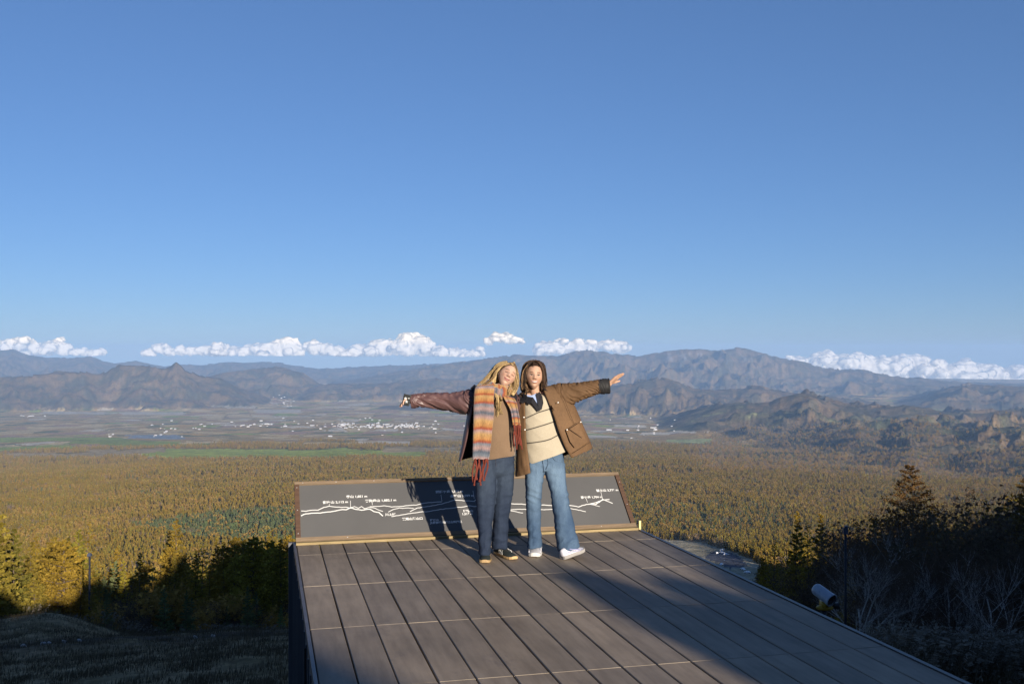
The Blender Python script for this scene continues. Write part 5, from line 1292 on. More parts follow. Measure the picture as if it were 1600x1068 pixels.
# trousers
jl = [(716, 714, 744, 776, YA + .0, .10), (735, 735, 743, 776, YA - .0, .10), (765, 765, 743, 774.5, YA - .01, .085), (800, 800, 745, 771.5, YA - .02, .078), (835, 835, 747, 768, YA - .03, .080), (864, 866, 748.5, 766.5, YA - .04, .085)]
jr = [(714, 711, 772, 804, YA + .03, .10), (735, 735, 771, 803.5, YA + .045, .10), (765, 765, 771.5, 802, YA + .065, .09), (800, 800, 770, 797, YA + .09, .082), (830, 830, 770, 794, YA + .11, .080), (856, 855, 769, 793, YA + .12, .082)]
wst = [(709, 706, 746, 803, YA + .02, .105), (722, 720, 744, 804, YA + .02, .112), (738, 738, 744, 803, YA + .02, .095), (746, 746, 754, 793, YA + .02, .05), (749, 749, 766, 781, YA + .03, .02)]
def fade_a(V_, N_): return .55 * hb(V_[:, 2], .72, .22) * ss(-N_[:, 1] * 1.3) + .25 * fbm(V_[:, 0] * 9, V_[:, 2] * 4, 3, 61) + .08
ja = jeans('trousers', [jl, jr], wst, denim('dark_denim', (.012, .020, .040), (.036, .052, .078)), wa, LA, 71, fade_a)
mb = MB(); seam(mb, [(774, 714, YA - .097), (775, 725, YA - .095), (775.5, 735, YA - .08)], .0022); seam(mb, [(746, 720, YA - .075), (760, 717, YA - .10), (775, 715.5, YA - .10), (790, 714, YA - .095), (802, 712, YA - .06)], .0022)
mb.ball(P3(776, 713.5, YA, -.104), (.006, .004, .006)); part('stitching', mb, cloth('dark_thread', (.05, .05, .07)), ja, (0, 0, 0))
# shoes
gum = plain('gum_sole', (.34, .23, .11), .6); blk = cloth('black_suede', (.022, .028, .026), .8)
def ground_px(px, py): Yq = EYE * F / (py - HOR); return Vector(((px - 800) / F * Yq, Yq, .002))
shoe(wa, LA, ground_px(757.5, 880), ground_px(759, 868.5) + Vector((0, .04, 0)), [blk, gum, cloth('black_lace', (.03, .03, .03))], False)
shoe(wa, LA, ground_px(804, 874.5), ground_px(775, 863.5), [blk, gum, cloth('black_lace2', (.03, .03, .03))], True)
# sweater
mb = MB(); mb.loft(rings_px(dens([(606, 606, 768, 790, YA + .01, .06), (612, 613, 752, 800, YA + .01, .09), (625, 626, 748, 804, YA, .115), (650, 650, 748, 804, YA, .125), (680, 680, 750, 804, YA, .125), (704, 700, 749, 805, YA, .128), (717, 710, 748, 804.5, YA, .122), (716, 709, 750, 803, YA, .112)], 60), 56))
me = mb.mesh('sweater', [], True); V_ = coords(me); setco(me, wrinkle(V_, normals(me), .006, 7, 33, (1, 1, .5)))
M_KNIT = cloth('brown_knit', (.150, .098, .060), .95, 700, .12, .35, .3); me.materials.append(M_KNIT); part('sweater', me, None, wa, LA)
# coat body and the outstretched sleeve
mb = MB()
shell_px(mb, dens([(604, 606, 748, 802, 757, 793, YA + .02, .085), (613, 614, 738, 808, 748, 792, YA + .02, .12), (630, 628, 733, 810, 739, 794, YA + .02, .15), (650, 648, 729, 810, 736.5, 798, YA + .02, .16), (680, 668, 723.5, 807, 731, 801, YA + .03, .155), (705, 685, 719.5, 806, 725, 801, YA + .04, .155), (720, 704, 716.5, 805, 720, 801, YA + .04, .155)], 44), 70, .008)
me = mb.mesh('coat', [M_MAR, M_LIN], True); V_ = coords(me); q_ = fbm(V_[:, 0] * 12, V_[:, 2] * 3.5 + V_[:, 1] * 6, 3, 51); V_[:, 0] += .006 * q_; V_[:, 1] += .008 * q_; setco(me, V_); ca = part('coat', me, None, wa, LA)
mb = MB(); sleeve(mb, [(752, 622, YA + .03, .062), (742, 624, YA + .03, .100), (734, 627.5, YA + .04, .102), (722, 628.5, YA + .06, .094), (704, 627.5, YA + .09, .078), (684, 626, YA + .10, .066), (664, 625, YA + .10, .056), (652, 625.5, YA + .10, .053), (646, 626.5, YA + .10, .055), (642, 627, YA + .10, .053)], 56, 110, .0085, 9)
sleeve(mb, [(798, 624, YA + .04, .075), (806, 640, YA + .15, .068), (818, 658, YA + .32, .060), (842, 663, YA + .36, .050)], 30, 30, .006, 19)
part('sleeve', mb, M_MAR, ca, (0, 0, 0))
mb = MB(); sleeve(mb, [(652, 625.5, YA + .10, .0545), (648, 626, YA + .10, .0585), (642.3, 627, YA + .10, .0565)], 40, 12, .002, 13); sleeve(mb, [(642.3, 627, YA + .10, .050), (650, 626, YA + .10, .046)], 40, 6, .001, 13); part('cuff', mb, M_MAR, ca, (0, 0, 0))
mb = MB(); plate(mb, [(735, 606, YA - .04), (741, 600.5, YA + .02), (746, 603, YA - .08), (743, 611, YA - .11), (738, 614, YA - .09)], .02); plate(mb, [(797, 618, YA - .10), (803, 611, YA - .04), (808, 619, YA - .03), (806, 640, YA - .09), (802, 640, YA - .12)], .015); part('collar', mb, M_LIN, ca, (0, 0, 0), False)
# phone case held at the end of the outstretched arm
cph = P3(635.2, 624.5, YA + .10 - .035); ph = empty('phone', cph, 0); tag(ph, 'black phone with white pattern held in the left woman\'s outstretched hand', 'phone')
mb = MB(); Mr = Matrix.Rotation(R(12), 3, 'Y'); mb.box((0, 0, 0), (.066, .012, .098), Mr); tmp = link('case', mb.mesh('case', [plain('black_case', (.012, .014, .014), .35, .5)], False), ph); bake(tmp, [('BEVEL', dict(width=.005, segments=3))])
tmp.data.polygons.foreach_set('use_smooth', [False] * len(tmp.data.polygons))
mb = MB()
for (cx, cz, r_) in ((-.010, .010, .015), (.004, -.014, .013), (-.018, -.012, .007), (.018, .018, .005)):
    for k in range(5):
        an = k * 1.2566 + cx * 90; mb.tube([Mr @ Vector((cx, -.0068, cz)), Mr @ Vector((cx + r_ * math.cos(an), -.0068, cz + r_ * math.sin(an)))], [.0042, .0012], 6, flat=.3, up=Vector((0, 1, 0)))
mb.build('pattern', M_WHITE, ph)
# scarf
def scarfmat():
    t = NT('striped_mohair', .95, .1); g = t.n('ShaderNodeAttribute'); g.attribute_name = 'stripe'; nz = t.noise(t.map(t.coord(), (1, 1, .22)), 160, 3, .7)
    f = t.math('ADD', g.outputs['Fac'], t.math('MULTIPLY', t.math('SUBTRACT', nz, .5), .035)); OR = (.255, .125, .045); RU = (.19, .042, .020); GB = (.105, .118, .138); PK = (.225, .150, .140); GO = (.27, .168, .072); DB = (.055, .070, .092)
    seq = [(0, GO), (.05, RU), (.075, GB), (.14, PK), (.18, GO), (.235, OR), (.255, RU), (.285, GO), (.335, OR), (.365, RU), (.39, GB), (.43, PK), (.475, DB), (.52, PK), (.56, GO), (.62, OR), (.645, RU), (.67, PK), (.71, GO), (.765, OR), (.795, RU), (.82, GB), (.865, PK), (.905, DB), (.945, GB), (.98, PK)]
    c = t.mix(.0, t.ramp(f, seq), (0, 0, 0)); v = t.noise(t.map(t.coord(), (1, 1, .15)), 220, 2, .7); t.col(t.mix(1, c, t.ramp(v, [(.3, (.7, .7, .7)), (.7, (1.3, 1.3, 1.3))]), 'MULTIPLY')); t.bump(v, .5, .004); t.b.inputs['Sheen Weight'].default_value = .4; return t.m
M_SC = scarfmat(); M_FR2 = cloth('rust_fringe', (.125, .028, .018), .9, 500, .2, .4)
def fuzz(V_, T_, n, seed, L=.0065):
    """short loose fibres standing off a knitted surface; T_ is carried from the surface"""
    g = np.random.default_rng(seed); i = g.integers(0, len(V_), n); d = g.normal(0, 1, (n, 3)); d /= np.linalg.norm(d, axis=1)[:, None]; s_ = np.cross(d, g.normal(0, 1, (n, 3))); s_ /= np.linalg.norm(s_, axis=1)[:, None]
    b = V_[i] + g.normal(0, .003, (n, 3)); Lq = L * (.4 + g.random((n, 1))); A = b - s_ * .0005; B = b + s_ * .0005; D = b + d * Lq
    return np.stack([A, B, D], 1).reshape(-1, 3), np.repeat(T_[i], 3)
def scarf_piece(rows, n=30, segs=90, th=.020, s0=0.0, s1=1.0, Ydepth=None, seed=1, name='scarf', parent=None, loc=None, fz=2600):
    """rows: (py_left, py_right, x_left, x_right, depth): a thick hanging band"""
    a = dens(rows, segs); rings = []; tv = []
    for i, (yl, yr, xl, xr, Yc) in enumerate(a):
        cx, rx = (xl + xr) / 2, (xr - xl) / 2; r = []
        for k in range(n * 2):
            an = math.pi * k / n; c, s_ = math.cos(an), math.sin(an); c2 = math.copysign(abs(c) ** .55, c); px = cx + rx * c2
            fold = .007 * math.sin(c2 * 6 + i * .02 + seed); r.append(P3(px, yl + (yr - yl) * (px - xl) / (xr - xl), Yc, th * .5 * math.copysign(abs(s_) ** .6, s_) + fold)); tv.append(s0 + (s1 - s0) * i / (segs - 1) + .006 * math.sin(c2 * 3 + seed))
        rings.append(r)
    mb = MB(); mb.loft(rings); me = mb.mesh(name, [], True); V_ = coords(me); T_ = np.array(tv); fv, ft = fuzz(V_, T_, fz, seed)
    V2 = np.vstack([V_, fv]); faces = [tuple(p.vertices) for p in me.polygons] + [(len(V_) + 3 * k, len(V_) + 3 * k + 1, len(V_) + 3 * k + 2) for k in range(len(fv) // 3)]
    m2 = bpy.data.meshes.new(name); m2.from_pydata(V2.tolist(), [], faces); m2.materials.append(M_SC); fattr(m2, 'stripe', np.concatenate([T_, ft])); m2.polygons.foreach_set('use_smooth', [True] * len(m2.polygons)); return part(name, m2, None, parent, loc if loc is not None else (0, 0, 0))
sc = scarf_piece([(602, 600, 746, 770, YA - .135), (608, 607, 742, 772, YA - .150), (625, 624, 740.5, 771.5, YA - .155), (648, 649, 740, 771.5, YA - .158), (672, 672, 739.5, 769, YA - .160), (695, 695, 739, 767, YA - .165), (717, 717, 738.5, 764, YA - .17)], name='scarf', parent=wa, loc=LA, seed=2)
scarf_piece([(617, 621, 785, 803, YA - .12), (626, 628, 790, 807, YA - .14), (640, 640, 797.5, 809.5, YA - .155), (653, 653, 800, 812, YA - .16), (664, 664, 801.5, 813.5, YA - .165)], segs=50, s0=.82, s1=.20, name='scarf_tail', parent=sc, seed=5, th=.018, fz=900)
# the wrap round the neck
def wrap(c, rx, ry, tilt, tr, zr, s0, s1, seed):
    mb = MB(); n, m = 64, 18; vs = []; tv = []; fs = []; q0 = P3(*c[:2], YA, c[2])
    for i in range(n):
        a = 2 * math.pi * i / n; cc = q0 + Vector((rx * math.cos(a), ry * math.sin(a), tilt * math.cos(a) - zr * (-math.sin(a)) * (1 if math.sin(a) < 0 else -.6))); od = Vector((math.cos(a), math.sin(a), 0))
        for k in range(m):
            b = 2 * math.pi * k / m; rr = tr * (1 + .14 * math.sin(3 * b + a * 5 + seed) + .07 * math.sin(a * 13 + b * 2)); vs.append(cc + od * rr * .62 * math.cos(b) + Vector((0, 0, rr * 1.05 * math.sin(b)))); tv.append(s0 + (s1 - s0) * (.5 - .5 * math.cos(a * 1.0 + .4)) + .008 * math.sin(b * 2))
    for i in range(n):
        for k in range(m): fs.append((i * m + k, i * m + (k + 1) % m, ((i + 1) % n) * m + (k + 1) % m, ((i + 1) % n) * m + k))
    mb.add(vs, fs); me = mb.mesh('scarf_wrap', [M_SC], True); fattr(me, 'stripe', tv); return part('scarf_wrap', me, None, sc, (0, 0, 0))
wrap((774, 607.5, -.015), .118, .10, -.012, .050, .030, .30, .92, 1); wrap((779, 603, -.01), .098, .085, -.030, .040, .022, .12, .58, 3)
rr_f = random.Random(8); mb = MB()
for k in range(7):
    x0 = 740 + k * 3.6; P = []; ph_ = rr_f.uniform(0, 6)
    for j in range(9): u = j / 8; P.append(P3(x0 + (751 - x0) * .12 * u - 2.0 * u + 1.6 * math.sin(u * 5 + ph_), 716 + u * (36 + 5 * math.sin(k * 2)), YA - .168, -.01 * math.sin(u * 4 + ph_) - .012 * (k % 2)))
    mb.tube(P, [.0082 - .0016 * (j / 8) + .0012 * math.sin(j * 2.6) for j in range(9)], 9); mb.ball(P[-1], .0095, None, 8, 6)
part('fringe', mb, M_FR2, sc, (0, 0, 0))
mb = MB()
for k in range(5):
    x0 = 802.5 + k * 2.6; P = []; ph_ = rr_f.uniform(0, 6)
    for j in range(9): u = j / 8; P.append(P3(x0 + 1.6 * u + 1.1 * math.sin(u * 5 + ph_), 663 + u * (34 + 5 * math.sin(k * 2)), YA - .166, -.01 * math.sin(u * 4 + ph_) - .010 * (k % 2)))
    mb.tube(P, [.0072 - .0014 * (j / 8) + .0010 * math.sin(j * 2.6) for j in range(9)], 9)
part('fringe', mb, M_FR2, sc, (0, 0, 0))
def hairmass(mb, pts, seed, n=72, segs=60, amp=.09, flat=.9, m=0):
    a = np.array(dens(pts, segs)); C_ = [Vector(((p[0] - 800) / F * p[2], p[2], EYE + (HOR - p[1]) / F * p[2])) for p in a]; vs = []; fs = []; an = np.arange(n) * 2 * math.pi / n
    for i, c in enumerate(C_):
        t = (C_[min(i + 1, segs - 1)] - C_[max(i - 1, 0)]).normalized(); u = t.cross(Vector((0, 1, 0))).normalized(); v = u.cross(t).normalized(); q = an + .5 * math.sin(i * .08 + seed)
        rr = a[i][3] * (1 + amp * gnoise(np.cos(q) * 6 + seed, np.sin(q) * 6 + i * .035, seed) + amp * .7 * gnoise(np.cos(q) * 14, np.sin(q) * 14 + i * .05, seed + 1))
        for k in range(n): vs.append(c + (u * math.cos(an[k]) + v * math.sin(an[k]) * flat) * rr[k])
    for i in range(segs - 1):
        for k in range(n): fs.append((i * n + k, i * n + (k + 1) % n, (i + 1) * n + (k + 1) % n, (i + 1) * n + k))
    fs.append(tuple(range(n - 1, -1, -1))); fs.append(tuple((segs - 1) * n + k for k in range(n))); mb.add(vs, fs, m)
# blonde hair
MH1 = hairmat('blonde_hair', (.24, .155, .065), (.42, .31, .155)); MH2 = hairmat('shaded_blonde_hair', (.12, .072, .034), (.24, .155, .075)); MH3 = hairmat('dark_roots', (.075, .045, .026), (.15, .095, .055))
mb = MB(); haircap(mb, HA, RA, lambda x, y, z: np.where(y < -.015, z - (.072 - .020 * (np.abs(x) / .05) ** 2 * np.sign(.07 - np.abs(x)) - .9 * np.clip(np.abs(x) - .045, 0, 1)), np.where(y < .02, z + .02 + (np.abs(x) < .02) * 1, z + .085)), .98, 1.06)
part('hair', mb, MH3, wa, LA); hairA = wa.children[-1]
Yh = YA; mb = MB()
hairmass(mb, [(795, 571, Yh + .01, .045), (784, 577, Yh + .03, .066), (775, 586, Yh + .04, .062), (765, 595, Yh + .02, .050), (755, 602, Yh - .02, .036), (747, 607, Yh - .05, .016)], 3)
hairmass(mb, [(797, 569, Yh + .0, .045), (804, 580, Yh + .01, .030), (805.5, 594, Yh - .0, .030), (804, 606, Yh - .03, .028), (800.5, 617, Yh - .08, .014)], 5)
hairmass(mb, [(775, 611, Yh - .10, .010), (776.5, 620, Yh - .14, .016), (778, 632, Yh - .14, .014), (779, 643, Yh - .135, .009), (777, 651, Yh - .13, .003)], 7, 30, 30)
part('hair_mass', mb, MH1, hairA, (0, 0, 0))
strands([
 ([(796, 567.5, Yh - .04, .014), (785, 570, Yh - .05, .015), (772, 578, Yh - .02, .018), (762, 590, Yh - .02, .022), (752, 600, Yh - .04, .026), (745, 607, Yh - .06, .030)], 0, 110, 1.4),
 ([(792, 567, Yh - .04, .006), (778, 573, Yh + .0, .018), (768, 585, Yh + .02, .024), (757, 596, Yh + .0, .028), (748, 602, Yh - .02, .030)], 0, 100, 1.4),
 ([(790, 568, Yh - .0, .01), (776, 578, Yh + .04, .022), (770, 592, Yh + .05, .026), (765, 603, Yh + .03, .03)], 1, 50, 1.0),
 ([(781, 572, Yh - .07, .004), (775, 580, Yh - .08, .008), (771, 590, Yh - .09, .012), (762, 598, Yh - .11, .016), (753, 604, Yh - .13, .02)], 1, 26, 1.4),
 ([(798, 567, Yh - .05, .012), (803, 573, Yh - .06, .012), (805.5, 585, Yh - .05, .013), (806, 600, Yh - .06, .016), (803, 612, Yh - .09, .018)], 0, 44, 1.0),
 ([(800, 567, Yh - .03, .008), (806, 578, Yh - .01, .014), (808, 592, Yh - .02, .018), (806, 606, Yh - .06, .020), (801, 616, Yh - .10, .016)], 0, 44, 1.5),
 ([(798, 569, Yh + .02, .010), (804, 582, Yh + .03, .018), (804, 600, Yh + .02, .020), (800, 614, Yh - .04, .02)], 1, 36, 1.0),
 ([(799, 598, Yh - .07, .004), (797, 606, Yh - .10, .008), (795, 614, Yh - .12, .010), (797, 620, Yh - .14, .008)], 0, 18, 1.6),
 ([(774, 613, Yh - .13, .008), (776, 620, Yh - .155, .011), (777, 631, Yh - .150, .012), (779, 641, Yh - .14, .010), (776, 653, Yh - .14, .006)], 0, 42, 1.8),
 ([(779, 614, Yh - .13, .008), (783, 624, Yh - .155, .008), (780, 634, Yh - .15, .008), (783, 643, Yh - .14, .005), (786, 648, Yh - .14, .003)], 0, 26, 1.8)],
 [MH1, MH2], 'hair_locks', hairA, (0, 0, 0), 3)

# ================================================================== woman on the right: brown canvas jacket, cream striped jumper
YB = 8.68; LB = P3(858, 866, YB); LB = Vector((LB.x, YB, 0.0))
RB_ = (Matrix.Rotation(R(4), 3, 'Y') @ Matrix.Rotation(R(-3), 3, 'X') @ Matrix.Rotation(R(4), 3, 'Z'))
HB = P3(834.6, 586.9, YB - .05)
TB = (.40, .245, .17)
def body_b(mb):
    p = lambda x, y, d=0: P3(x, y, YB, d)
    capsule(mb, [(p(856, 712, .02), .112), (p(850, 682, .02), .100), (p(845, 650, .02), .103), (p(842, 628, .02), .095)], 24, .8)
    capsule(mb, [(p(820, 621, .02), .042), (p(842, 617, .02), .052), (p(864, 612, .02), .042)], 18)
    capsule(mb, [(p(839, 620, .01), .052), (p(836, 610, -.01), .045), (p(835, 598, -.02), .046)], 20)
    capsule(mb, [(p(868, 613, .02), .042), (p(892, 611, -.02), .038), (p(915, 608, -.05), .034), (p(938, 603, -.06), .028), (p(951, 598.5, -.06), .023)], 18)
    hand(mb, p(951.5, 598.5, -.06), (.74, -.12, .64), (.62, -.42, -.70), .150, .12, .05, 1)
    capsule(mb, [(p(820, 624, .04), .042), (p(811, 646, .18), .038), (p(798, 660, .22), .034), (p(776, 662, .20), .026)], 18)
    hand(mb, p(773, 662, .19), (-1, 0, 0), (0, -1, 0), .16, .4, .1)
    for a in ([(838, 718, .02, .070), (834, 760, .0, .056), (834, 800, .01, .046), (835, 828, .0, .036), (835.5, 842, .0, .026)], [(864, 714, .02, .072), (870, 755, .0, .058), (878, 800, -.02, .048), (885, 828, -.04, .036), (887, 844, -.05, .026)]):
        capsule(mb, [(p(x, y, d), r_) for x, y, d, r_ in a], 18)
wb = make_body('person', None, LB, body_b, HB, RB_, 'smile', TB, (.32, .10, .09), (.06, .036, .024), None, .98)
tag(wb, 'smiling woman with brown shoulder-length hair in brown canvas jacket and light blue jeans', 'person')
M_CAN = cloth('brown_canvas', (.112, .064, .032), .8, 260, .16, .2, .0, 5)
jl = [(722, 716, 822, 852, YB + .0, .10), (738, 736, 820.5, 851, YB + .0, .10), (760, 760, 821, 847, YB + .0, .09), (790, 790, 822, 845, YB + .01, .075), (820, 820, 823, 845.5, YB + .01, .078), (854, 853, 824.5, 846.5, YB + .0, .088)]
jr = [(712, 704, 848, 880, YB + .02, .10), (730, 728, 849, 882.5, YB + .01, .10), (755, 755, 856, 886, YB + .0, .09), (785, 785, 862.5, 889.5, YB - .02, .08), (815, 815, 866, 896, YB - .03, .088), (845, 842, 869.5, 902.5, YB - .05, .105), (860, 853, 871, 905, YB - .05, .11)]
wst = [(714, 698, 825, 879, YB + .02, .105), (722, 708, 822, 880.5, YB + .02, .112), (736, 728, 821, 883, YB + .01, .092), (738, 733, 832, 872, YB + .01, .05), (739, 736, 844, 858, YB + .01, .02)]
def fade_b(V_, N_): return .30 + .75 * hb(V_[:, 2], .66, .20) * ss(-N_[:, 1] * 1.2) + .3 * fbm(V_[:, 0] * 8 + 2, V_[:, 2] * 5, 3, 62)
jb = jeans('trousers', [jl, jr], wst, denim('light_denim', (.020, .044, .090), (.095, .148, .215)), wb, LB, 88, fade_b)
mb = MB(); seam(mb, [(822, 729, YB - .07), (835, 724, YB - .10), (850, 716, YB - .105), (866, 710, YB - .098), (879, 706, YB - .05)], .0024); seam(mb, [(848, 716, YB - .105), (849.5, 728, YB - .10), (850, 737, YB - .085)], .0024); seam(mb, [(856, 714, YB - .104), (857, 724, YB - .10), (853, 733, YB - .095)], .0018)
seam(mb, [(863, 712, YB - .10), (868, 719, YB - .095), (880, 721, YB - .05)], .0018); seam(mb, [(840, 724, YB - .10), (834, 731, YB - .095), (823, 733, YB - .06)], .0018)
mb.ball(P3(849.5, 712.5, YB, -.112), (.007, .004, .007)); part('stitching', mb, cloth('blue_thread', (.10, .15, .22)), jb, (0, 0, 0))
mb = MB(); rq = random.Random(3)
for (xa, xb, ya, yb, Yd, ry) in ((825, 846.5, 854, 853, YB, .088), (871, 905, 860.5, 853.5, YB - .05, .11)):
    for k in range(70):
        a = rq.uniform(0, 6.28); px = (xa + xb) / 2 + (xb - xa) / 2 * math.cos(a); p = P3(px, ya + (yb - ya) * (px - xa) / (xb - xa) - .6, Yd, ry * math.sin(a)); mb.tube([p, p + Vector((rq.gauss(0, .004), rq.gauss(0, .004), -rq.uniform(.006, .022)))], [.0009, .0005], 3, caps=False)
part('frayed_hem', mb, cloth('pale_thread', (.28, .32, .38)), jb, (0, 0, 0))
wh = plain('white_trainer_mesh', (.46, .46, .50), .6, .3, .08, 30); lv = plain('lavender_panel', (.24, .24, .40), .5, .3, .1)
shoe(wb, LB, ground_px(835, 870.5), ground_px(836.5, 858) + Vector((.01, .03, 0)), [wh, plain('white_foam', (.50, .50, .49), .6), wh, wh], False, True)
toe = ground_px(911, 869) + Vector((0, 0, .050)); heel = ground_px(878, 873.5)
shoe(wb, LB, toe, heel, [wh, plain('grey_sole', (.22, .21, .20), .7), wh, lv], False, True)
# jumper with three dark lines
rowsB = dens([(617, 615, 823, 850, YB + .02, .075), (621, 618, 815, 867, YB + .01, .10), (632, 628, 814, 872, YB, .115), (655, 648, 815, 873, YB, .122), (680, 672, 817, 880, YB, .122), (704, 690, 819, 886, YB, .128), (724, 701, 822, 889, YB, .132), (723, 700, 824, 887, YB, .118)], 260)
rings = rings_px(rowsB, 220); mb = MB(); mb.loft(rings); me = mb.mesh('jumper', [], True); V_ = coords(me)
pxs = 800 + F * V_[:, 0] / YB; pys = HOR + F * (EYE - V_[:, 2]) / YB; st_ = np.zeros(len(V_))
for ln in ([(815, 654), (821, 652), (841, 642.5), (860, 637), (880, 634)], [(815, 672), (822, 670.5), (864, 657.5), (885, 651)], [(815, 692), (823, 691), (850, 686.5), (860, 683.5), (871, 678), (890, 670)]):
    st_ = np.maximum(st_, ss(1.6 - np.abs(pys - interp(pxs, ln)) / .75))
low_ = ss((pys - (interp(pxs, [(824, 724), (850, 706), (885, 700)]) )) / 1)
setco(me, wrinkle(V_, normals(me), .0042, 6, 44, (1, 1, .6))); fattr(me, 'stripe', st_)
t = NT('cream_knit', .95, .15); g = t.n('ShaderNodeAttribute'); g.attribute_name = 'stripe'; v = t.noise(t.map(t.coord(), (1, 1, .4)), 260, 3, .7); b_ = t.noise(t.coord(), 4, 4)
t.col(t.mix(g.outputs['Fac'], t.mix(1, t.ramp(b_, [(.3, (.32, .28, .21)), (.7, (.375, .33, .25))]), t.ramp(v, [(.3, (.86, .86, .86)), (.7, (1.08, 1.08, 1.08))]), 'MULTIPLY'), (.020, .017, .018))); t.bump(v, .35, .003)
me.materials.append(t.m); ju = part('jumper', me, None, wb, LB)
# hem of the jumper hangs to a point at the left
M_BLKC = cloth('black_collar_cloth', (.014, .014, .018), .8)
mb = MB(); f_ = YB - .105
plate(mb, [(817, 613, f_ + .03), (824, 619, f_ - .015), (833, 620.5, f_ - .035), (841, 632.5, f_ - .045), (844, 641, f_ - .045), (841, 642.5, f_ - .045), (830, 628.5, f_ - .035), (827.5, 632, f_ - .03), (818.5, 626.5, f_ + .01)], .016)
plate(mb, [(837, 616, f_ - .025), (843, 611.5, f_ - .0), (847.5, 619, f_ - .02), (849, 629, f_ - .036), (846.5, 639, f_ - .042), (841.8, 642, f_ - .046), (840.8, 632, f_ - .044)], .016); part('polo_collar', mb, M_BLKC, ju, (0, 0, 0), False)
mb = MB(); plate(mb, [(823, 616.5, f_ + .0), (831, 617.5, f_ - .012), (837.5, 614.5, f_ - .012), (840, 620, f_ - .022), (841.5, 634, f_ - .034), (833, 622.5, f_ - .022), (825, 620.5, f_ - .008)], .012); part('blue_shirt', mb, cloth('pale_blue_shirt', (.25, .32, .50), .7), wb, LB, False)
# jacket
mb = MB()
shell_px(mb, dens([(611, 602, 816, 862, 826, 849, YB + .02, .085), (618, 608, 809, 876, 820, 850, YB + .02, .125), (634, 622, 806, 892, 819.5, 856, YB + .02, .155), (658, 640, 806, 901, 820, 864, YB + .02, .165), (690, 664, 806, 911, 821.5, 873, YB + .02, .17), (720, 684, 805.5, 920, 824.5, 882, YB + .03, .175), (744, 699, 805, 926, 828, 891, YB + .03, .18)], 50), 80, .008)
me = mb.mesh('jacket', [M_CAN, M_LIN], True); V_ = coords(me); q_ = fbm(V_[:, 0] * 9 + 3, V_[:, 2] * 3 + V_[:, 1] * 6, 3, 53); r_q = 1 - np.abs(fbm(V_[:, 0] * 16 + V_[:, 2] * 4, V_[:, 2] * 2, 2, 57)) * 3
lowl = ss((.95 - V_[:, 2]) / .2) * (V_[:, 0] < .16); V_[:, 0] += .006 * q_; V_[:, 1] += .010 * q_ + .006 * r_q * (.5 + lowl); setco(me, V_); jk = part('jacket', me, None, wb, LB)
mb = MB(); sleeve(mb, [(858, 612, YB + .02, .060), (868, 615, YB + .02, .092), (880, 617.5, YB + .01, .102), (892, 615, YB - .01, .092), (906, 611, YB - .04, .074), (920, 607.5, YB - .05, .064), (932, 604.5, YB - .06, .058), (937, 603.8, YB - .06, .057)], 52, 90, .0075, 29)
sleeve(mb, [(822, 626, YB + .05, .070), (813, 644, YB + .17, .064), (800, 658, YB + .23, .056), (778, 662, YB + .21, .048)], 30, 30, .006, 39); part('sleeve', mb, M_CAN, jk, (0, 0, 0))
mb = MB(); sleeve(mb, [(935, 604.0, YB - .06, .0605), (943, 603.4, YB - .06, .0655), (952.5, 602.6, YB - .06, .0635)], 44, 24, .0035, 31); sleeve(mb, [(952.5, 602.6, YB - .06, .058), (945, 603.3, YB - .06, .052)], 44, 6, .001, 31); part('turned_cuff', mb, cloth('black_quilted_lining', (.020, .020, .021), .65, 300, .3, .3), jk, (0, 0, 0))
fj = YB - .145
def onj(px, py):                                     # a point just proud of the jacket's right front
    k = (px - 858) / 64.0; return YB + .02 - (.168 * math.sqrt(max(.02, 1 - ((px - 860 - (py - 640) * .12) / (50 + (py - 640) * .12)) ** 2))) - .014
mb = MB()
plate(mb, [(884, 671, onj(884, 671)), (902, 659.5, onj(902, 660)), (914, 680, onj(912, 680)), (918, 690, onj(913, 690) ), (898, 699, onj(898, 699)), (891, 690, onj(891, 690))], .010)
plate(mb, [(862, 633, onj(862, 633)), (875, 628.5, onj(875, 629)), (876.5, 634, onj(876, 634)), (864, 639, onj(864, 639))], .008); part('pocket', mb, M_CAN, jk, (0, 0, 0), False)
mb = MB()
for ln in ([(888, 669.8), (895, 666), (902.5, 661)], [(889, 670), (900, 677.5), (911, 685.5)], [(863, 636), (866, 641.5)]): seam(mb, [(x, y, onj(x, y) - .003) for x, y in ln], .0036)
seam(mb, [(894, 708, onj(893, 706) - .0), (908, 699.5, onj(905, 699)), (922, 690.5, onj(913, 690))], .0014); seam(mb, [(879, 617, YB - .12), (886, 634, YB - .13), (893, 652, YB - .12), (899, 665, YB - .10)], .0014)
part('pocket_edge', mb, cloth('dark_seam', (.035, .02, .012)), jk, (0, 0, 0))
mb = MB()
for x, y, Y in ((886, 671, onj(886, 671) - .006), (907.5, 659, onj(907, 659) - .004), (872, 628.5, onj(872, 629) - .006), (818.6, 651.5, YB - .142), (820.2, 671, YB - .146)): p = Vector(((x - 800) / F * Y, Y, EYE + (HOR - y) / F * Y)); mb.ball(p, (.0058, .004, .0058), None, 10, 6)
part('snaps', mb, plain('bright_snap', (.75, .74, .70), .25, .7), jk, (0, 0, 0))
mb = MB(); plate(mb, [(811, 616, YB - .02), (818, 609, YB + .02), (824, 613, YB - .07), (822, 624, YB - .13), (818, 630, YB - .13), (811, 628, YB - .10)], .012); plate(mb, [(846, 604, YB + .0), (851, 601, YB + .03), (859, 607, YB - .02), (856, 611, YB - .09), (849, 608, YB - .10)], .012); part('collar', mb, M_BLKC, jk, (0, 0, 0), False)
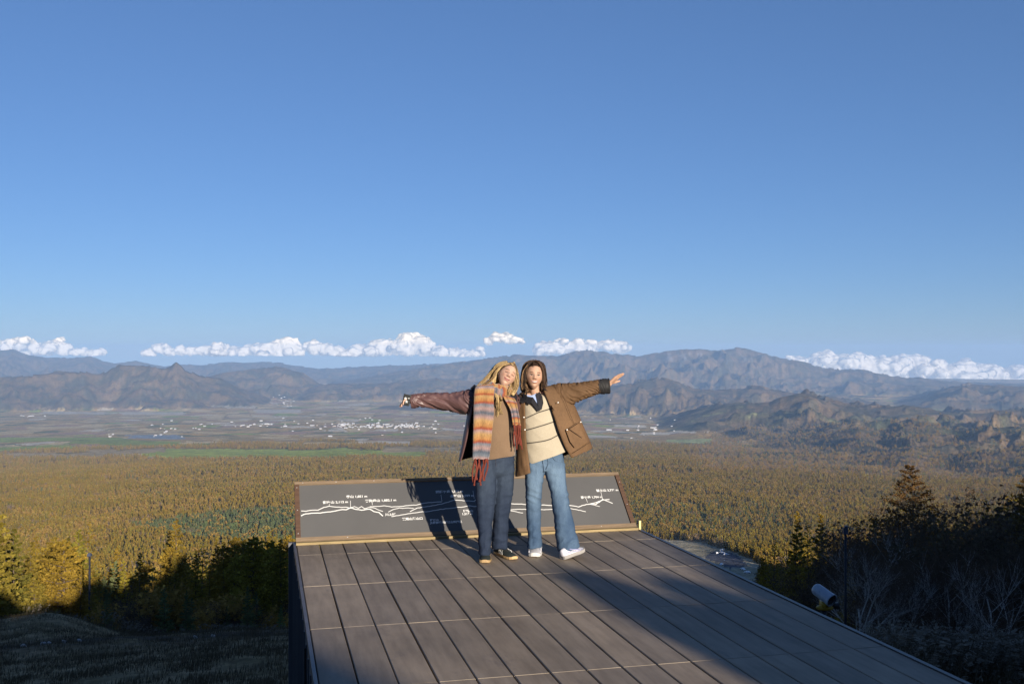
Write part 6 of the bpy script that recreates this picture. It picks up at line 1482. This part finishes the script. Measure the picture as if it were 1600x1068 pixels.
mb = MB(); plate(mb, [(877, 702, YB + .03), (884, 701, YB + .0), (889, 708, YB - .02), (880, 712, YB + .02)], .01); part('hanging_lining', mb, M_LIN, jk, (0, 0, 0), False)
# brown hair
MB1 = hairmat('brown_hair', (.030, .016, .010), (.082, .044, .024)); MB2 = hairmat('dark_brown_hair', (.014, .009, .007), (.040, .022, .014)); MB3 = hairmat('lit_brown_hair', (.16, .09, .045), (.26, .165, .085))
mb = MB(); haircap(mb, HB, RB_, lambda x, y, z: np.where(y < -.015, z - (.080 - .012 * (x / .05) ** 2 - 1.3 * np.clip(np.abs(x) - .048, 0, 1)), np.where(y < .02, z + .03, z + .095)), .98, 1.06)
part('hair', mb, MB2, wb, LB); hairB = wb.children[-1]; Yk = YB - .02
mb = MB(); rg_ = rings_px(dens([(562.2, 562.2, 831, 838, Yk + .04, .02), (563.2, 563.2, 826, 843, Yk + .04, .06), (567, 567, 820.5, 848.5, Yk + .045, .082), (576, 576, 817, 850.5, Yk + .05, .088), (588, 588, 815.5, 851.5, Yk + .05, .086), (600, 600, 813.8, 852.8, Yk + .045, .080), (609, 608, 814.2, 854.2, Yk + .045, .072), (613, 612, 817, 852.5, Yk + .045, .06)], 60), 120, 2.0)
for i, r_ in enumerate(rg_):
    cc = sum(r_, Vector()) / len(r_)
    for k in range(len(r_)): a_ = k * .0524; r_[k] = cc + (r_[k] - cc) * (1 + .045 * float(gnoise(np.array([math.cos(a_) * 9 + i * .03]), np.array([math.sin(a_) * 9.0]), 5)[0]) + .03 * math.sin(a_ * 47 + i * .1))
mb.loft(rg_); part('hair_mass', mb, MB1, hairB, (0, 0, 0))
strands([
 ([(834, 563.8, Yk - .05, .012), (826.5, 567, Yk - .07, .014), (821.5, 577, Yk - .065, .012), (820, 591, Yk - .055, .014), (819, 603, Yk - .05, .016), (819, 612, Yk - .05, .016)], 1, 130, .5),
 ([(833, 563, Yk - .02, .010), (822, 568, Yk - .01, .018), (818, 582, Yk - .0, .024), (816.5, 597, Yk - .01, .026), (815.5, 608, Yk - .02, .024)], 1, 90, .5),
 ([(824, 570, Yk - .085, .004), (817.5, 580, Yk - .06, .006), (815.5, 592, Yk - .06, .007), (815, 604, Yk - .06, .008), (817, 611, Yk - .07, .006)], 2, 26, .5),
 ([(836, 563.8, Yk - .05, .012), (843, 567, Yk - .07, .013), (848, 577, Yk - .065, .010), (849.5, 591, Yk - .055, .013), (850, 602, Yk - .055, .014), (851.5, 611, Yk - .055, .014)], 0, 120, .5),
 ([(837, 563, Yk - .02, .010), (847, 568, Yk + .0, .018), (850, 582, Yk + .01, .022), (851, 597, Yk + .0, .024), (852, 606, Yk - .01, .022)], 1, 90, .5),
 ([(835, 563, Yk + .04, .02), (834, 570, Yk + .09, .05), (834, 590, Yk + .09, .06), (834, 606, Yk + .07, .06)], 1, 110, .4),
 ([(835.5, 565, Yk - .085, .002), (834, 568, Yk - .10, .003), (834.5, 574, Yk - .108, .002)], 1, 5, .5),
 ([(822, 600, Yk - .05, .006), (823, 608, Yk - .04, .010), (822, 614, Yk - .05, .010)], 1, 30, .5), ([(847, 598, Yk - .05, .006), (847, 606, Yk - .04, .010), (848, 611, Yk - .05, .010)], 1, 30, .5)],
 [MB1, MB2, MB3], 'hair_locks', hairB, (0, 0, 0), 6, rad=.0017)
